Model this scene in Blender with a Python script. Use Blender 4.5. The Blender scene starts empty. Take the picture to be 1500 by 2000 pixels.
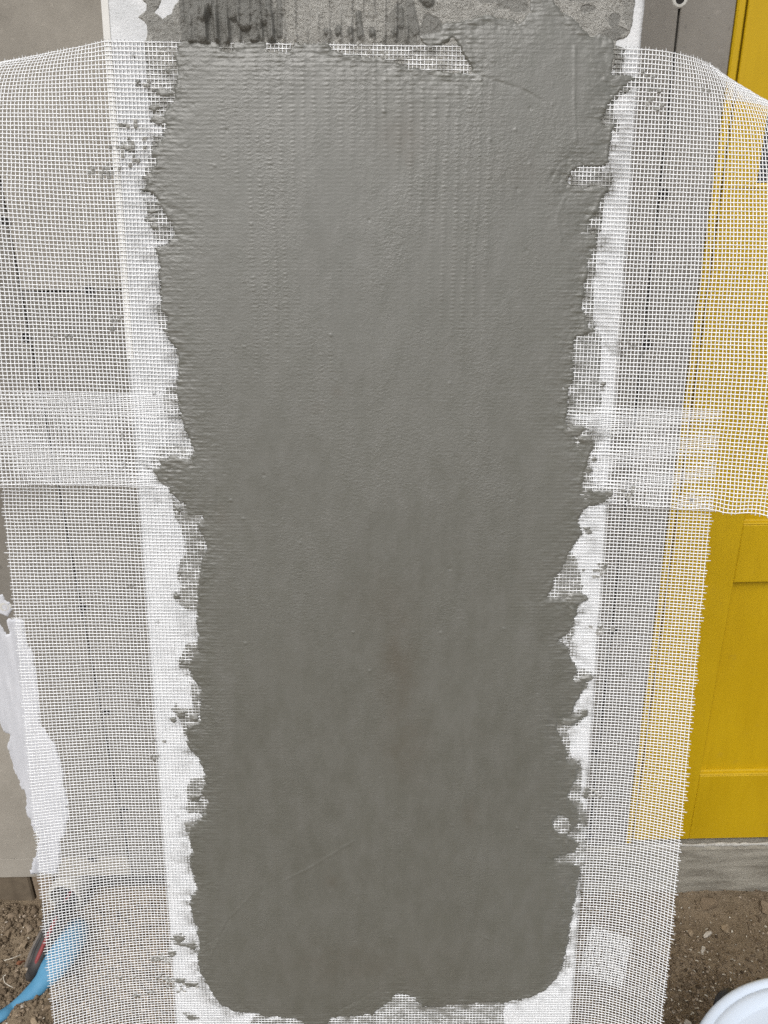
import bpy, bmesh, math, random
import numpy as np
from mathutils import Vector, Matrix

random.seed(7)
RNG = np.random.default_rng(11)
C = bpy.context.scene.collection
SC = bpy.context.scene

# ------------------------------------------------------------------ camera
FPX = 1500.0                      # focal length in photograph pixels (1500 x 2000)
CAM_H = 1.65
PITCH, ROLL = math.radians(22.3), math.radians(1.1)
F_ = np.array([0, math.cos(PITCH), -math.sin(PITCH)])
R0 = np.array([1.0, 0, 0])
U0 = np.array([0, math.sin(PITCH), math.cos(PITCH)])
R_ = R0 * math.cos(ROLL) - U0 * math.sin(ROLL)
U_ = U0 * math.cos(ROLL) + R0 * math.sin(ROLL)
EYE = np.array([0, 0, CAM_H])
cam = bpy.data.cameras.new('camera')
cam.sensor_fit = 'VERTICAL'
cam.sensor_height = 36
cam.lens = 36 * FPX / 2000
cam.clip_start = 0.02
cam.clip_end = 500
cam_o = bpy.data.objects.new('camera', cam)
C.objects.link(cam_o)
cam_o.matrix_world = Matrix(((R_[0], U_[0], -F_[0], EYE[0]), (R_[1], U_[1], -F_[1], EYE[1]),
                             (R_[2], U_[2], -F_[2], EYE[2]), (0, 0, 0, 1)))
SC.camera = cam_o

# ------------------------------------------------------------------ light
SUN_EL, SUN_AZ = math.radians(48), math.radians(196)     # azimuth: clockwise from +y (north)
w = bpy.data.worlds.new('World')
SC.world = w
w.use_nodes = True
nt = w.node_tree
bg = nt.nodes['Background']
sky = nt.nodes.new('ShaderNodeTexSky')
sky.sky_type = 'NISHITA'
sky.sun_disc = False
sky.sun_elevation = SUN_EL
sky.sun_rotation = SUN_AZ
sky.dust_density = 3.0
sky.air_density = 1.0
hs = nt.nodes.new('ShaderNodeHueSaturation')
hs.inputs['Saturation'].default_value = 0.26            # thin overcast: a near white sky
nt.links.new(sky.outputs[0], hs.inputs['Color'])
nt.links.new(hs.outputs[0], bg.inputs['Color'])
bg.inputs['Strength'].default_value = 0.13
sun = bpy.data.lights.new('sun', 'SUN')
sun.energy = 1.3
sun.angle = math.radians(35)
sun.color = (1.0, 0.98, 0.955)
sun_o = bpy.data.objects.new('sun', sun)
C.objects.link(sun_o)
sd = Vector((math.sin(SUN_AZ) * math.cos(SUN_EL), math.cos(SUN_AZ) * math.cos(SUN_EL), math.sin(SUN_EL)))
sun_o.rotation_euler = sd.to_track_quat('Z', 'Y').to_euler()
sun_o.location = (0, -3, 6)
SC.view_settings.view_transform = 'Standard'
SC.view_settings.look = 'None'
SC.view_settings.gamma = 1
SC.view_settings.exposure = 0.36
SC.view_settings.use_curve_mapping = False
try:
    SC.cycles.use_denoising = False
    SC.cycles.max_bounces = 6
    SC.cycles.diffuse_bounces = 4
except Exception:
    pass

# ------------------------------------------------------------------ helpers
def ray(px, py):
    return F_ * FPX + R_ * (px - 750) + U_ * (1000 - py)
def on_y(px, py, Y):                 # photograph point -> point on the vertical plane y = Y
    d = ray(px, py)
    return EYE + d * (Y / d[1])
def on_z(px, py, Z):                 # photograph point -> point on the level plane z = Z
    d = ray(px, py)
    return EYE + d * ((Z - CAM_H) / d[2])

def tag(o, label=None, cat=None, group=None, kind=None):
    if label: o['label'] = label
    if cat: o['category'] = cat
    if group: o['group'] = group
    if kind: o['kind'] = kind
    return o
def thing(name, label, cat, loc=(0, 0, 0), group=None, kind=None):
    o = bpy.data.objects.new(name, None)
    o.empty_display_size = 0.05
    o.location = loc
    C.objects.link(o)
    return tag(o, label, cat, group, kind)
def attach(o, parent):
    if parent is not None:
        o.parent = parent
        o.matrix_parent_inverse = Matrix.Translation(-Vector(parent.location)) if parent.parent is None else \
            Matrix.Identity(4)
    return o
def obj_from_mesh(name, me, mat, parent=None, kind=None):
    o = bpy.data.objects.new(name, me)
    C.objects.link(o)
    if mat is not None and not me.materials:
        me.materials.append(mat)
    attach(o, parent)
    if kind: o['kind'] = kind
    return o
def np_mesh(name, V, Q, attrs=None, uv=None, smooth=True):
    """mesh from numpy verts (n,3) and faces (m,k)"""
    me = bpy.data.meshes.new(name)
    V = np.ascontiguousarray(V, dtype=np.float32)
    Q = np.ascontiguousarray(Q, dtype=np.int32)
    k = Q.shape[1]
    me.vertices.add(len(V)); me.vertices.foreach_set('co', V.ravel())
    me.loops.add(Q.size); me.loops.foreach_set('vertex_index', Q.ravel())
    me.polygons.add(len(Q))
    me.polygons.foreach_set('loop_start', np.arange(0, Q.size, k, dtype=np.int32))
    me.polygons.foreach_set('loop_total', np.full(len(Q), k, dtype=np.int32))
    me.polygons.foreach_set('use_smooth', np.full(len(Q), smooth, dtype=bool))
    for n, a in (attrs or {}).items():
        at = me.attributes.new(n, 'FLOAT', 'POINT')
        at.data.foreach_set('value', np.ascontiguousarray(a, dtype=np.float32))
    if uv is not None:
        ul = me.uv_layers.new(name='st')
        ul.data.foreach_set('uv', np.ascontiguousarray(uv[Q.ravel()], dtype=np.float32).ravel())
    me.update(calc_edges=True)
    me.validate()
    return me
def bm_obj(name, bm, mat, parent=None, kind=None, smooth=False):
    bmesh.ops.recalc_face_normals(bm, faces=bm.faces)
    me = bpy.data.meshes.new(name)
    bm.to_mesh(me); bm.free()
    if smooth:
        me.polygons.foreach_set('use_smooth', [True] * len(me.polygons))
    return obj_from_mesh(name, me, mat, parent, kind)
def add_box(bm, x0, x1, y0, y1, z0, z1, bevel=0.0, seg=1):
    r = bmesh.ops.create_cube(bm, size=1)
    vs = r['verts']
    for v in vs:
        v.co = Vector(((x0 + x1) / 2 + v.co.x * (x1 - x0), (y0 + y1) / 2 + v.co.y * (y1 - y0), (z0 + z1) / 2 + v.co.z * (z1 - z0)))
    if bevel:
        es = list({e for v in vs for e in v.link_edges})
        bmesh.ops.bevel(bm, geom=es, offset=bevel, segments=seg, affect='EDGES', profile=0.5)
    return bm
def box(name, mat, parent, x0, x1, y0, y1, z0, z1, bevel=0.002, kind=None):
    return bm_obj(name, add_box(bmesh.new(), x0, x1, y0, y1, z0, z1, bevel), mat, parent, kind)
def tube_mesh(name, pts, rad, seg=12, caps=True, squash=None):
    pts = [Vector(p) for p in pts]
    n = len(pts)
    V, Q = [], []
    up = Vector((0, 0, 1))
    for i, p in enumerate(pts):
        t = (pts[min(i + 1, n - 1)] - pts[max(i - 1, 0)]).normalized()
        a = t.cross(up)
        a = a.normalized() if a.length > 1e-4 else Vector((1, 0, 0))
        b = a.cross(t).normalized()
        r = rad[i] if hasattr(rad, '__len__') else rad
        for k in range(seg):
            an = 2 * math.pi * k / seg
            V.append(p + a * (math.cos(an) * r) + b * (math.sin(an) * r * (squash or 1)))
    for i in range(n - 1):
        for k in range(seg):
            Q.append((i * seg + k, i * seg + (k + 1) % seg, (i + 1) * seg + (k + 1) % seg, (i + 1) * seg + k))
    me = bpy.data.meshes.new(name)
    F = list(Q)
    if caps:
        F.append(tuple(range(seg - 1, -1, -1))); F.append(tuple((n - 1) * seg + k for k in range(seg)))
    me.from_pydata([tuple(v) for v in V], [], F)
    me.polygons.foreach_set('use_smooth', [True] * len(me.polygons))
    return me
def catmull(P, n):
    P = [np.array(p, float) for p in P]
    P = [2 * P[0] - P[1]] + P + [2 * P[-1] - P[-2]]
    out = []
    for i in range(1, len(P) - 2):
        for k in range(n):
            t = k / n
            out.append(0.5 * (2 * P[i] + (P[i + 1] - P[i - 1]) * t + (2 * P[i - 1] - 5 * P[i] + 4 * P[i + 1] - P[i + 2]) * t * t
                              + (3 * P[i] - P[i - 1] - 3 * P[i + 1] + P[i + 2]) * t ** 3))
    out.append(P[-2])
    return out

_LAT = RNG.random((256, 256))
def vnoise(x, y, seed=0):
    x = np.asarray(x) + seed * 17.31; y = np.asarray(y) + seed * 41.7
    xi = np.floor(x).astype(int); yi = np.floor(y).astype(int)
    fx = x - xi; fy = y - yi
    fx = fx * fx * (3 - 2 * fx); fy = fy * fy * (3 - 2 * fy)
    a = _LAT[xi & 255, yi & 255]; b = _LAT[(xi + 1) & 255, yi & 255]
    c = _LAT[xi & 255, (yi + 1) & 255]; d = _LAT[(xi + 1) & 255, (yi + 1) & 255]
    return (a + (b - a) * fx) * (1 - fy) + (c + (d - c) * fx) * fy
def fbm(x, y, oct=4, seed=0):
    s, a, t = 0.0, 0.5, 0.0
    for i in range(oct):
        s = s + a * vnoise(x * 2 ** i, y * 2 ** i, seed + i * 3); t += a; a *= 0.5
    return s / t - 0.5            # about -0.5 .. 0.5
def sstep(x):
    x = np.clip(x, 0, 1)
    return x * x * (3 - 2 * x)
def sdist(S, T, poly):
    """signed distance, positive inside"""
    poly = np.asarray(poly, float)
    d2 = np.full(S.shape, 1e9); inside = np.zeros(S.shape, bool)
    n = len(poly)
    for i in range(n):
        a, b = poly[i], poly[(i + 1) % n]
        e = b - a
        px, py = S - a[0], T - a[1]
        h = np.clip((px * e[0] + py * e[1]) / max(e @ e, 1e-12), 0, 1)
        d2 = np.minimum(d2, (px - e[0] * h) ** 2 + (py - e[1] * h) ** 2)
        if a[1] != b[1]:
            c = ((a[1] > T) != (b[1] > T)) & (S < (b[0] - a[0]) * (T - a[1]) / (b[1] - a[1]) + a[0])
            inside ^= c
    d = np.sqrt(d2)
    return np.where(inside, d, -d)
def pldist(S, T, line):
    line = np.asarray(line, float)
    d2 = np.full(S.shape, 1e9)
    for a, b in zip(line[:-1], line[1:]):
        e = b - a
        px, py = S - a[0], T - a[1]
        h = np.clip((px * e[0] + py * e[1]) / max(e @ e, 1e-12), 0, 1)
        d2 = np.minimum(d2, (px - e[0] * h) ** 2 + (py - e[1] * h) ** 2)
    return np.sqrt(d2)

# ------------------------------------------------------------------ materials
class NB:
    def __init__(self, name):
        self.m = bpy.data.materials.new(name)
        self.m.use_nodes = True
        self.t = self.m.node_tree
        self.b = self.t.nodes['Principled BSDF']
    def n(self, kind, **kw):
        nd = self.t.nodes.new(kind)
        for k, v in kw.items():
            if k.startswith('_'): setattr(nd, k[1:], v)
            else: nd.inputs[k.replace('__', ' ')].default_value = v
        return nd
    def l(self, a, b): self.t.links.new(a, b)
    def coord(self): return self.n('ShaderNodeTexCoord').outputs['Object']
    def noise(self, scale, detail=4, rough=0.55, vec=None, stretch=None):
        nd = self.n('ShaderNodeTexNoise', Scale=scale, Detail=detail, Roughness=rough)
        v = vec or self.coord()
        if stretch:
            mp = self.n('ShaderNodeMapping', Scale=stretch); self.l(v, mp.inputs['Vector']); v = mp.outputs[0]
        self.l(v, nd.inputs['Vector'])
        return nd.outputs['Fac']
    def ramp(self, fac, stops):
        nd = self.n('ShaderNodeValToRGB')
        e = nd.color_ramp.elements
        while len(e) < len(stops): e.new(0.5)
        for i, (p, c) in enumerate(stops):
            e[i].position = p; e[i].color = tuple(c) + (1,) if len(c) == 3 else c
        self.l(fac, nd.inputs[0])
        return nd.outputs[0]
    def rampf(self, fac, a, b):
        nd = self.n('ShaderNodeMapRange', _clamp=True)
        nd.inputs[1].default_value = a; nd.inputs[2].default_value = b
        self.l(fac, nd.inputs[0])
        return nd.outputs[0]
    def mix(self, fac, a, b, mode='MIX'):
        nd = self.n('ShaderNodeMix', _data_type='RGBA', _blend_type=mode)
        for sock, v in ((nd.inputs[0], fac), (nd.inputs[6], a), (nd.inputs[7], b)):
            if hasattr(v, 'links'): self.l(v, sock)
            elif isinstance(v, (int, float)): sock.default_value = v
            else: sock.default_value = tuple(v) + (1,)
        return nd.outputs[2]
    def math(self, op, a, b=None, c=None):
        nd = self.n('ShaderNodeMath', _operation=op)
        for i, v in enumerate((a, b, c)):
            if v is None: continue
            if hasattr(v, 'links'): self.l(v, nd.inputs[i])
            else: nd.inputs[i].default_value = v
        return nd.outputs[0]
    def attr(self, name): return self.n('ShaderNodeAttribute', _attribute_name=name).outputs['Fac']
    def bump(self, h, dist=0.001, strength=1.0, prev=None):
        nd = self.n('ShaderNodeBump', Strength=strength, Distance=dist)
        self.l(h, nd.inputs['Height'])
        if prev is not None: self.l(prev, nd.inputs['Normal'])
        return nd.outputs[0]
    def done(self, color, rough=0.8, normal=None, spec=0.3):
        if hasattr(color, 'links'): self.l(color, self.b.inputs['Base Color'])
        else: self.b.inputs['Base Color'].default_value = tuple(color) + (1,)
        if hasattr(rough, 'links'): self.l(rough, self.b.inputs['Roughness'])
        else: self.b.inputs['Roughness'].default_value = rough
        self.b.inputs['Specular IOR Level'].default_value = spec
        if normal is not None: self.l(normal, self.b.inputs['Normal'])
        return self.m

def mat_fresh():
    b = NB('wet_mortar')
    uv = b.n('ShaderNodeUVMap', _uv_map='st').outputs[0]
    sep = b.n('ShaderNodeSeparateXYZ'); b.l(uv, sep.inputs[0])
    s, t = sep.outputs[0], sep.outputs[1]
    big = b.noise(4.2, 5, 0.55, uv, (1.3, 0.9, 1))
    med = b.noise(38, 4, 0.6, uv, (1, 0.45, 1))
    col = b.ramp(big, [(0.3, (0.0965, 0.0955, 0.080)), (0.7, (0.1095, 0.1085, 0.0915))])
    col = b.mix(b.rampf(med, 0.35, 0.75), col, (0.122, 0.120, 0.105))
    sp = b.noise(900, 2, 0.6, uv)
    col = b.mix(b.math('MULTIPLY', b.rampf(sp, 0.62, 0.8), 0.35), col, (0.20, 0.20, 0.185))
    col = b.mix(b.math('MULTIPLY', b.attr('brown'), 0.85), col, (0.080, 0.068, 0.049))
    col = b.mix(b.math('MULTIPLY', b.attr('thin'), 0.5), col, (0.24, 0.235, 0.215))
    # relief: sand grain, trowel drag, the print of the mesh under the skim
    g = b.noise(330, 3, 0.65, uv, (0.7, 1, 1))
    g2 = b.noise(120, 4, 0.68, uv, (0.8, 1.0, 1))
    pch = b.math('ADD', b.math('MULTIPLY', b.rampf(b.noise(9, 4, 0.6, uv, (1, 0.6, 1)), 0.38, 0.66), 0.8), 0.2)
    nrm = b.bump(b.math('MULTIPLY', g2, pch), 0.0014, 0.45)
    nrm = b.bump(b.math('MULTIPLY', g, pch), 0.0010, 0.8, nrm)
    wv = b.noise(14, 2, 0.5, uv)
    tt = b.math('ADD', b.math('MULTIPLY', t, 2 * math.pi / 0.0052), b.math('MULTIPLY', wv, 5.0))
    ss = b.math('ADD', b.math('MULTIPLY', s, 2 * math.pi / 0.0150), b.math('MULTIPLY', b.noise(9, 3, 0.55, uv, (1, 0.2, 1)), 14.0))
    rows = b.math('SINE', tt)
    cols = b.math('POWER', b.math('ADD', b.math('MULTIPLY', b.math('SINE', ss), 0.5), 0.5), 2.0)
    r1 = b.math('MULTIPLY', b.math('ADD', rows, 1.0), 0.5)
    brk = b.rampf(b.noise(70, 3, 0.6, uv, (1, 1.6, 1)), 0.36, 0.62)
    p1 = b.math('MULTIPLY', cols, b.math('ADD', b.math('MULTIPLY', r1, 0.7), 0.45))
    p1 = b.math('MULTIPLY', b.math('MULTIPLY', p1, b.math('ADD', b.math('MULTIPLY', brk, 0.6), 0.4)), b.attr('imprint'))
    nrm = b.bump(p1, 0.0009, 0.45, nrm)
    p2 = b.math('MULTIPLY', b.math('MULTIPLY', r1, brk), b.attr('rowmark'))
    nrm = b.bump(p2, 0.0010, 0.45, nrm)
    rg = b.math('ADD', b.math('ADD', b.math('MULTIPLY', med, 0.16), 0.23), b.math('MULTIPLY', big, 0.20))
    return b.done(col, rg, nrm, 0.8)
def mat_base():
    b = NB('sandy_render')
    uv = b.n('ShaderNodeUVMap', _uv_map='st').outputs[0]
    n1 = b.noise(60, 4, 0.6, uv); n2 = b.noise(210, 4, 0.72, uv); n3 = b.noise(480, 3, 0.65, uv)
    dry = b.ramp(n1, [(0.3, (0.32, 0.312, 0.284)), (0.7, (0.45, 0.44, 0.405))])
    dry = b.mix(b.math('MULTIPLY', b.rampf(n2, 0.52, 0.68), 0.6), dry, (0.46, 0.45, 0.42))
    dry = b.mix(b.math('MULTIPLY', b.rampf(n3, 0.42, 0.30), 0.4), dry, (0.13, 0.125, 0.115))
    col = b.mix(b.attr('wet'), dry, (0.165, 0.162, 0.147))
    nrm = b.bump(b.math('MULTIPLY', n2, b.math('SUBTRACT', 1.0, b.math('MULTIPLY', b.attr('wet'), 0.6))), 0.0065, 1.0)
    nrm = b.bump(n3, 0.0016, 0.8, nrm)
    return b.done(col, b.math('SUBTRACT', 0.95, b.math('MULTIPLY', b.attr('wet'), 0.62)), nrm, 0.3)
def mat_white_board():
    b = NB('white_pillar_board')
    n1 = b.noise(26, 4, 0.6); n2 = b.noise(300, 3, 0.65)
    col = b.ramp(n1, [(0.3, (0.50, 0.51, 0.515)), (0.7, (0.66, 0.665, 0.67))])
    col = b.mix(b.math('MULTIPLY', b.rampf(n2, 0.36, 0.24), 0.6), col, (0.36, 0.36, 0.35))
    return b.done(col, 0.85, b.bump(n2, 0.0015, 0.8), 0.2)
def mat_mesh():
    b = NB('white_glass_fibre')
    n = b.noise(700, 2, 0.5)
    col = b.ramp(n, [(0.3, (0.86, 0.875, 0.885)), (0.7, (0.91, 0.92, 0.93))])
    col = b.mix(b.attr('stain'), col, (0.20, 0.195, 0.175))
    return b.done(col, 0.45, None, 0.4)
def mat_cement_board(name, c0, c1, pit=0.5):
    b = NB(name)
    n0 = b.noise(1.6, 3, 0.5); n1 = b.noise(11, 5, 0.65); n2 = b.noise(75, 4, 0.65); n3 = b.noise(400, 2, 0.6)
    col = b.ramp(n1, [(0.3, c0), (0.7, c1)])
    col = b.mix(b.math('MULTIPLY', b.rampf(n0, 0.42, 0.62), 0.35), col, tuple(x * 0.82 for x in c0))
    col = b.mix(b.math('MULTIPLY', b.rampf(n2, 0.60, 0.72), 0.45 * pit), col, tuple(x * 0.45 for x in c0))
    col = b.mix(b.math('MULTIPLY', b.rampf(n2, 0.40, 0.28), 0.35), col, tuple(min(1, x * 1.25) for x in c1))
    col = b.mix(b.math('MULTIPLY', b.rampf(n3, 0.4, 0.7), 0.18), col, tuple(x * 0.7 for x in c0))
    return b.done(col, 0.85, b.bump(n3, 0.0008, 0.5, b.bump(n2, 0.0014, 0.35)), 0.25)
def mat_concrete():
    b = NB('weathered_concrete')
    n1 = b.noise(9, 5, 0.65, None, (1, 1, 5)); n2 = b.noise(120, 4, 0.65)
    col = b.ramp(n1, [(0.28, (0.145, 0.13, 0.105)), (0.5, (0.255, 0.238, 0.2)), (0.72, (0.36, 0.34, 0.29))])
    col = b.mix(b.math('MULTIPLY', b.rampf(n2, 0.55, 0.72), 0.5), col, (0.34, 0.325, 0.29))
    sep = b.n('ShaderNodeSeparateXYZ'); b.l(b.coord(), sep.inputs[0])
    return b.done(col, 0.9, b.bump(n2, 0.003, 0.8), 0.2)
def mat_yellow():
    b = NB('yellow_gloss_paint')
    n1 = b.noise(7, 4, 0.6, None, (1, 1, 0.35)); n2 = b.noise(60, 3, 0.55, None, (1, 1, 0.12)); n3 = b.noise(170, 3, 0.6)
    col = b.ramp(n1, [(0.3, (0.43, 0.272, 0.004)), (0.7, (0.50, 0.326, 0.007))])
    col = b.mix(b.math('MULTIPLY', b.rampf(n2, 0.5, 0.75), 0.3), col, (0.37, 0.228, 0.003))
    n4 = b.noise(24, 4, 0.6)
    col = b.mix(b.math('MULTIPLY', b.rampf(n4, 0.66, 0.8), 0.4), col, (0.26, 0.17, 0.03))
    return b.done(col, b.math('ADD', b.math('MULTIPLY', n4, 0.25), 0.30), b.bump(n3, 0.0004, 0.3, b.bump(n2, 0.001, 0.5)), 0.25)
def mat_soil():
    b = NB('brown_soil')
    n1 = b.noise(5, 5, 0.6); n2 = b.noise(45, 5, 0.7); n3 = b.noise(260, 3, 0.7)
    col = b.ramp(n1, [(0.3, (0.155, 0.118, 0.076)), (0.7, (0.28, 0.218, 0.15))])
    col = b.mix(b.math('MULTIPLY', b.rampf(n2, 0.45, 0.7), 0.5), col, (0.24, 0.19, 0.135))
    col = b.mix(b.math('MULTIPLY', b.rampf(n3, 0.45, 0.3), 0.6), col, (0.045, 0.032, 0.022))
    return b.done(col, 0.95, b.bump(n3, 0.004, 0.9, b.bump(n2, 0.008, 0.7)), 0.15)
def mat_clod():
    b = NB('soil_crumbs')
    tone = b.attr('tone')
    col = b.ramp(tone, [(0.0, (0.075, 0.055, 0.036)), (0.55, (0.195, 0.148, 0.1)), (0.88, (0.31, 0.245, 0.178)), (1.0, (0.50, 0.45, 0.39))])
    n3 = b.noise(350, 3, 0.7)
    col = b.mix(b.math('MULTIPLY', b.rampf(n3, 0.45, 0.3), 0.5), col, (0.05, 0.036, 0.025))
    return b.done(col, 0.95, b.bump(n3, 0.002, 0.8), 0.15)
def mat_plain(name, c0, c1=None, scale=40, rough=0.6, bump=0.0, spec=0.3):
    b = NB(name)
    n = b.noise(scale, 4, 0.6)
    col = b.ramp(n, [(0.3, c0), (0.7, c1 or tuple(min(1, x * 1.2) for x in c0))])
    return b.done(col, rough, b.bump(n, bump, 0.7) if bump else None, spec)
def mat_white_smear():
    b = NB('white_plaster_smear')
    n1 = b.noise(14, 4, 0.6, None, (1.6, 1, 0.3)); n2 = b.noise(200, 3, 0.6)
    col = b.ramp(n1, [(0.3, (0.46, 0.47, 0.50)), (0.7, (0.62, 0.63, 0.665))])
    return b.done(col, 0.6, b.bump(n2, 0.001, 0.5, b.bump(n1, 0.004, 0.6)), 0.3)
def mat_glass():
    b = NB('dark_window_glass')
    n = b.noise(6, 2, 0.5)
    return b.done(b.ramp(n, [(0.3, (0.012, 0.013, 0.016)), (0.7, (0.03, 0.032, 0.038))]), 0.06, None, 0.6)

M_FRESH, M_BASE, M_WHITE, M_MESH = mat_fresh(), mat_base(), mat_white_board(), mat_mesh()
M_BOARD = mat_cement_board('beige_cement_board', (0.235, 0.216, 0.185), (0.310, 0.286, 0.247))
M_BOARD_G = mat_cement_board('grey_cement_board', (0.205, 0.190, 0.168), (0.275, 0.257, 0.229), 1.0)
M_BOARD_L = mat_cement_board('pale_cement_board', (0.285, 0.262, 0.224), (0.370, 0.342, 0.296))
M_BOARD_SHADED = mat_cement_board('mesh_shaded_cement_board', (0.165, 0.152, 0.131), (0.220, 0.203, 0.177), 1.0)  # cement board with the shade of the mesh put into its colour
M_CONC, M_YEL, M_SOIL, M_CLOD, M_SMEAR, M_GLASS = mat_concrete(), mat_yellow(), mat_soil(), mat_clod(), mat_white_smear(), mat_glass()
M_DARK = mat_plain('black_hole', (0.012, 0.011, 0.010), (0.02, 0.018, 0.016), 80, 0.8)
M_PASTE = mat_plain('pale_filler', (0.50, 0.49, 0.45), (0.62, 0.61, 0.57), 120, 0.8, 0.001)
M_EDGE = mat_plain('pale_beige_edge', (0.56, 0.55, 0.52), (0.66, 0.65, 0.62), 30, 0.8, 0.0008)
M_WOOD = mat_plain('dark_old_timber', (0.085, 0.066, 0.046), (0.17, 0.135, 0.095), 18, 0.85, 0.002)
M_PVC = mat_plain('off_white_pvc', (0.30, 0.285, 0.25), (0.42, 0.40, 0.36), 25, 0.5)
M_BLUE = mat_plain('blue_plastic', (0.050, 0.190, 0.325), (0.095, 0.265, 0.41), 14, 0.6, 0.0012)
M_RED = mat_plain('red_plastic', (0.17, 0.028, 0.03), (0.24, 0.05, 0.05), 30, 0.5)
M_CABLE = mat_plain('dark_cable', (0.022, 0.022, 0.024), (0.075, 0.07, 0.066), 30, 0.6)
M_TUB = mat_plain('white_plastic', (0.51, 0.57, 0.65), (0.55, 0.61, 0.69), 5, 0.35, 0.0, 0.4)
M_STONE = mat_plain('tan_stone', (0.22, 0.165, 0.105), (0.33, 0.26, 0.18), 60, 0.9, 0.003)
M_BRICK = mat_plain('brick_red_stone', (0.15, 0.058, 0.03), (0.24, 0.11, 0.06), 60, 0.9, 0.003)
M_PALE = mat_plain('pale_stone', (0.38, 0.34, 0.28), (0.52, 0.48, 0.42), 60, 0.9, 0.003)
M_CHIP = mat_plain('pale_chips', (0.42, 0.38, 0.31), (0.62, 0.58, 0.50), 200, 0.85)

# ------------------------------------------------------------------ the setting: ground
WY = 1.43                                     # front of the wall behind
def ground_h(x, y):
    h = 0.030 * fbm(x * 3.1, y * 3.1, 4, 2) + 0.014 * fbm(x * 16, y * 16, 4, 5) + 0.009 * fbm(x * 62, y * 62, 3, 9)
    h = h + 0.020 * np.exp(-((WY - y) / 0.12) ** 2) - 0.006
    h = h + 0.030 * np.exp(-((x + 0.72) / 0.10) ** 2 - ((y - 1.02) / 0.06) ** 2)     # heap beside the blue pipe
    p, q = on_z(118, 1932, 0), on_z(38, 1985, 0)
    e = (q - p)[:2]; k = np.clip(((x - p[0]) * e[0] + (y - p[1]) * e[1]) / (e @ e), 0, 1)
    h = h + 0.034 * np.exp(-((x - p[0] - e[0] * k) ** 2 + (y - p[1] - e[1] * k) ** 2) / 0.028 ** 2)
    return h
def build_ground():
    xs = np.unique(np.concatenate([np.linspace(-40, -1.6, 24), np.arange(-1.6, 1.9, 0.0055), np.linspace(1.9, 40, 24)]))
    ys = np.unique(np.concatenate([np.linspace(-40, 0.3, 24), np.arange(0.3, 1.62, 0.0055), np.linspace(1.62, 40, 16)]))
    X, Y = np.meshgrid(xs, ys)
    Z = ground_h(X, Y)
    far = sstep((np.maximum(np.abs(X) - 1.5, 0) + np.maximum(0.3 - Y, 0)) / 1.0)
    Z = Z * (1 - far)
    V = np.stack([X, Y, Z], -1).reshape(-1, 3)
    ny, nx = X.shape
    i = np.arange(ny - 1)[:, None] * nx + np.arange(nx - 1)[None]
    Q = np.stack([i, i + 1, i + 1 + nx, i + nx], -1).reshape(-1, 4)
    o = obj_from_mesh('ground', np_mesh('ground', V, Q), M_SOIL)
    tag(o, 'bare brown soil ground at the foot of the wall', None, None, 'structure')
build_ground()

# ------------------------------------------------------------------ the wall behind
wall = thing('board_wall', 'grey beige cement board wall with screw holes behind the pillar', 'wall', (0, WY, 0))
TOPZ = 3.0
zs_l = on_y(180, 568, WY)[2]
zb_l = on_y(40, 1715, WY)[2]; zsk = on_y(40, 1678, WY)[2]
XS_L, XS_R = -0.6435, 0.4855
XJ = 0.576
DZ0 = on_y(1400, 1643, WY)[2]                 # bottom of the door
def panel(x0, x1, z0, z1, mat, dy=0.0, name='panel', y1=None, bev=0.0016):
    return box(name, mat, wall, x0, x1, WY + dy, (y1 or WY + 0.02), z0, z1, bev)
XS_0 = on_y(60, 1480, WY)[0]
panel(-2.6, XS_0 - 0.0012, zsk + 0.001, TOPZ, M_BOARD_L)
panel(XS_0 + 0.0012, XS_L - 0.0014, zsk + 0.001, TOPZ, M_BOARD_SHADED)
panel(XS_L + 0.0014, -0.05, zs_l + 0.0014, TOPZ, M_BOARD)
panel(XS_L + 0.0014, -0.05, zb_l + 0.001, zs_l - 0.0014, M_BOARD_SHADED)
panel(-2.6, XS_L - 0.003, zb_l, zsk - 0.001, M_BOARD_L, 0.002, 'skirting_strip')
panel(-0.048, XS_R - 0.0017, DZ0 - 0.004, TOPZ, M_BOARD_G)
panel(XS_R + 0.0017, XJ - 0.001, DZ0 - 0.004, TOPZ, M_BOARD_G)
box('backing', M_DARK, wall, -2.6, XJ - 0.002, WY + 0.021, WY + 0.06, zb_l + 0.004, TOPZ, 0)
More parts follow.
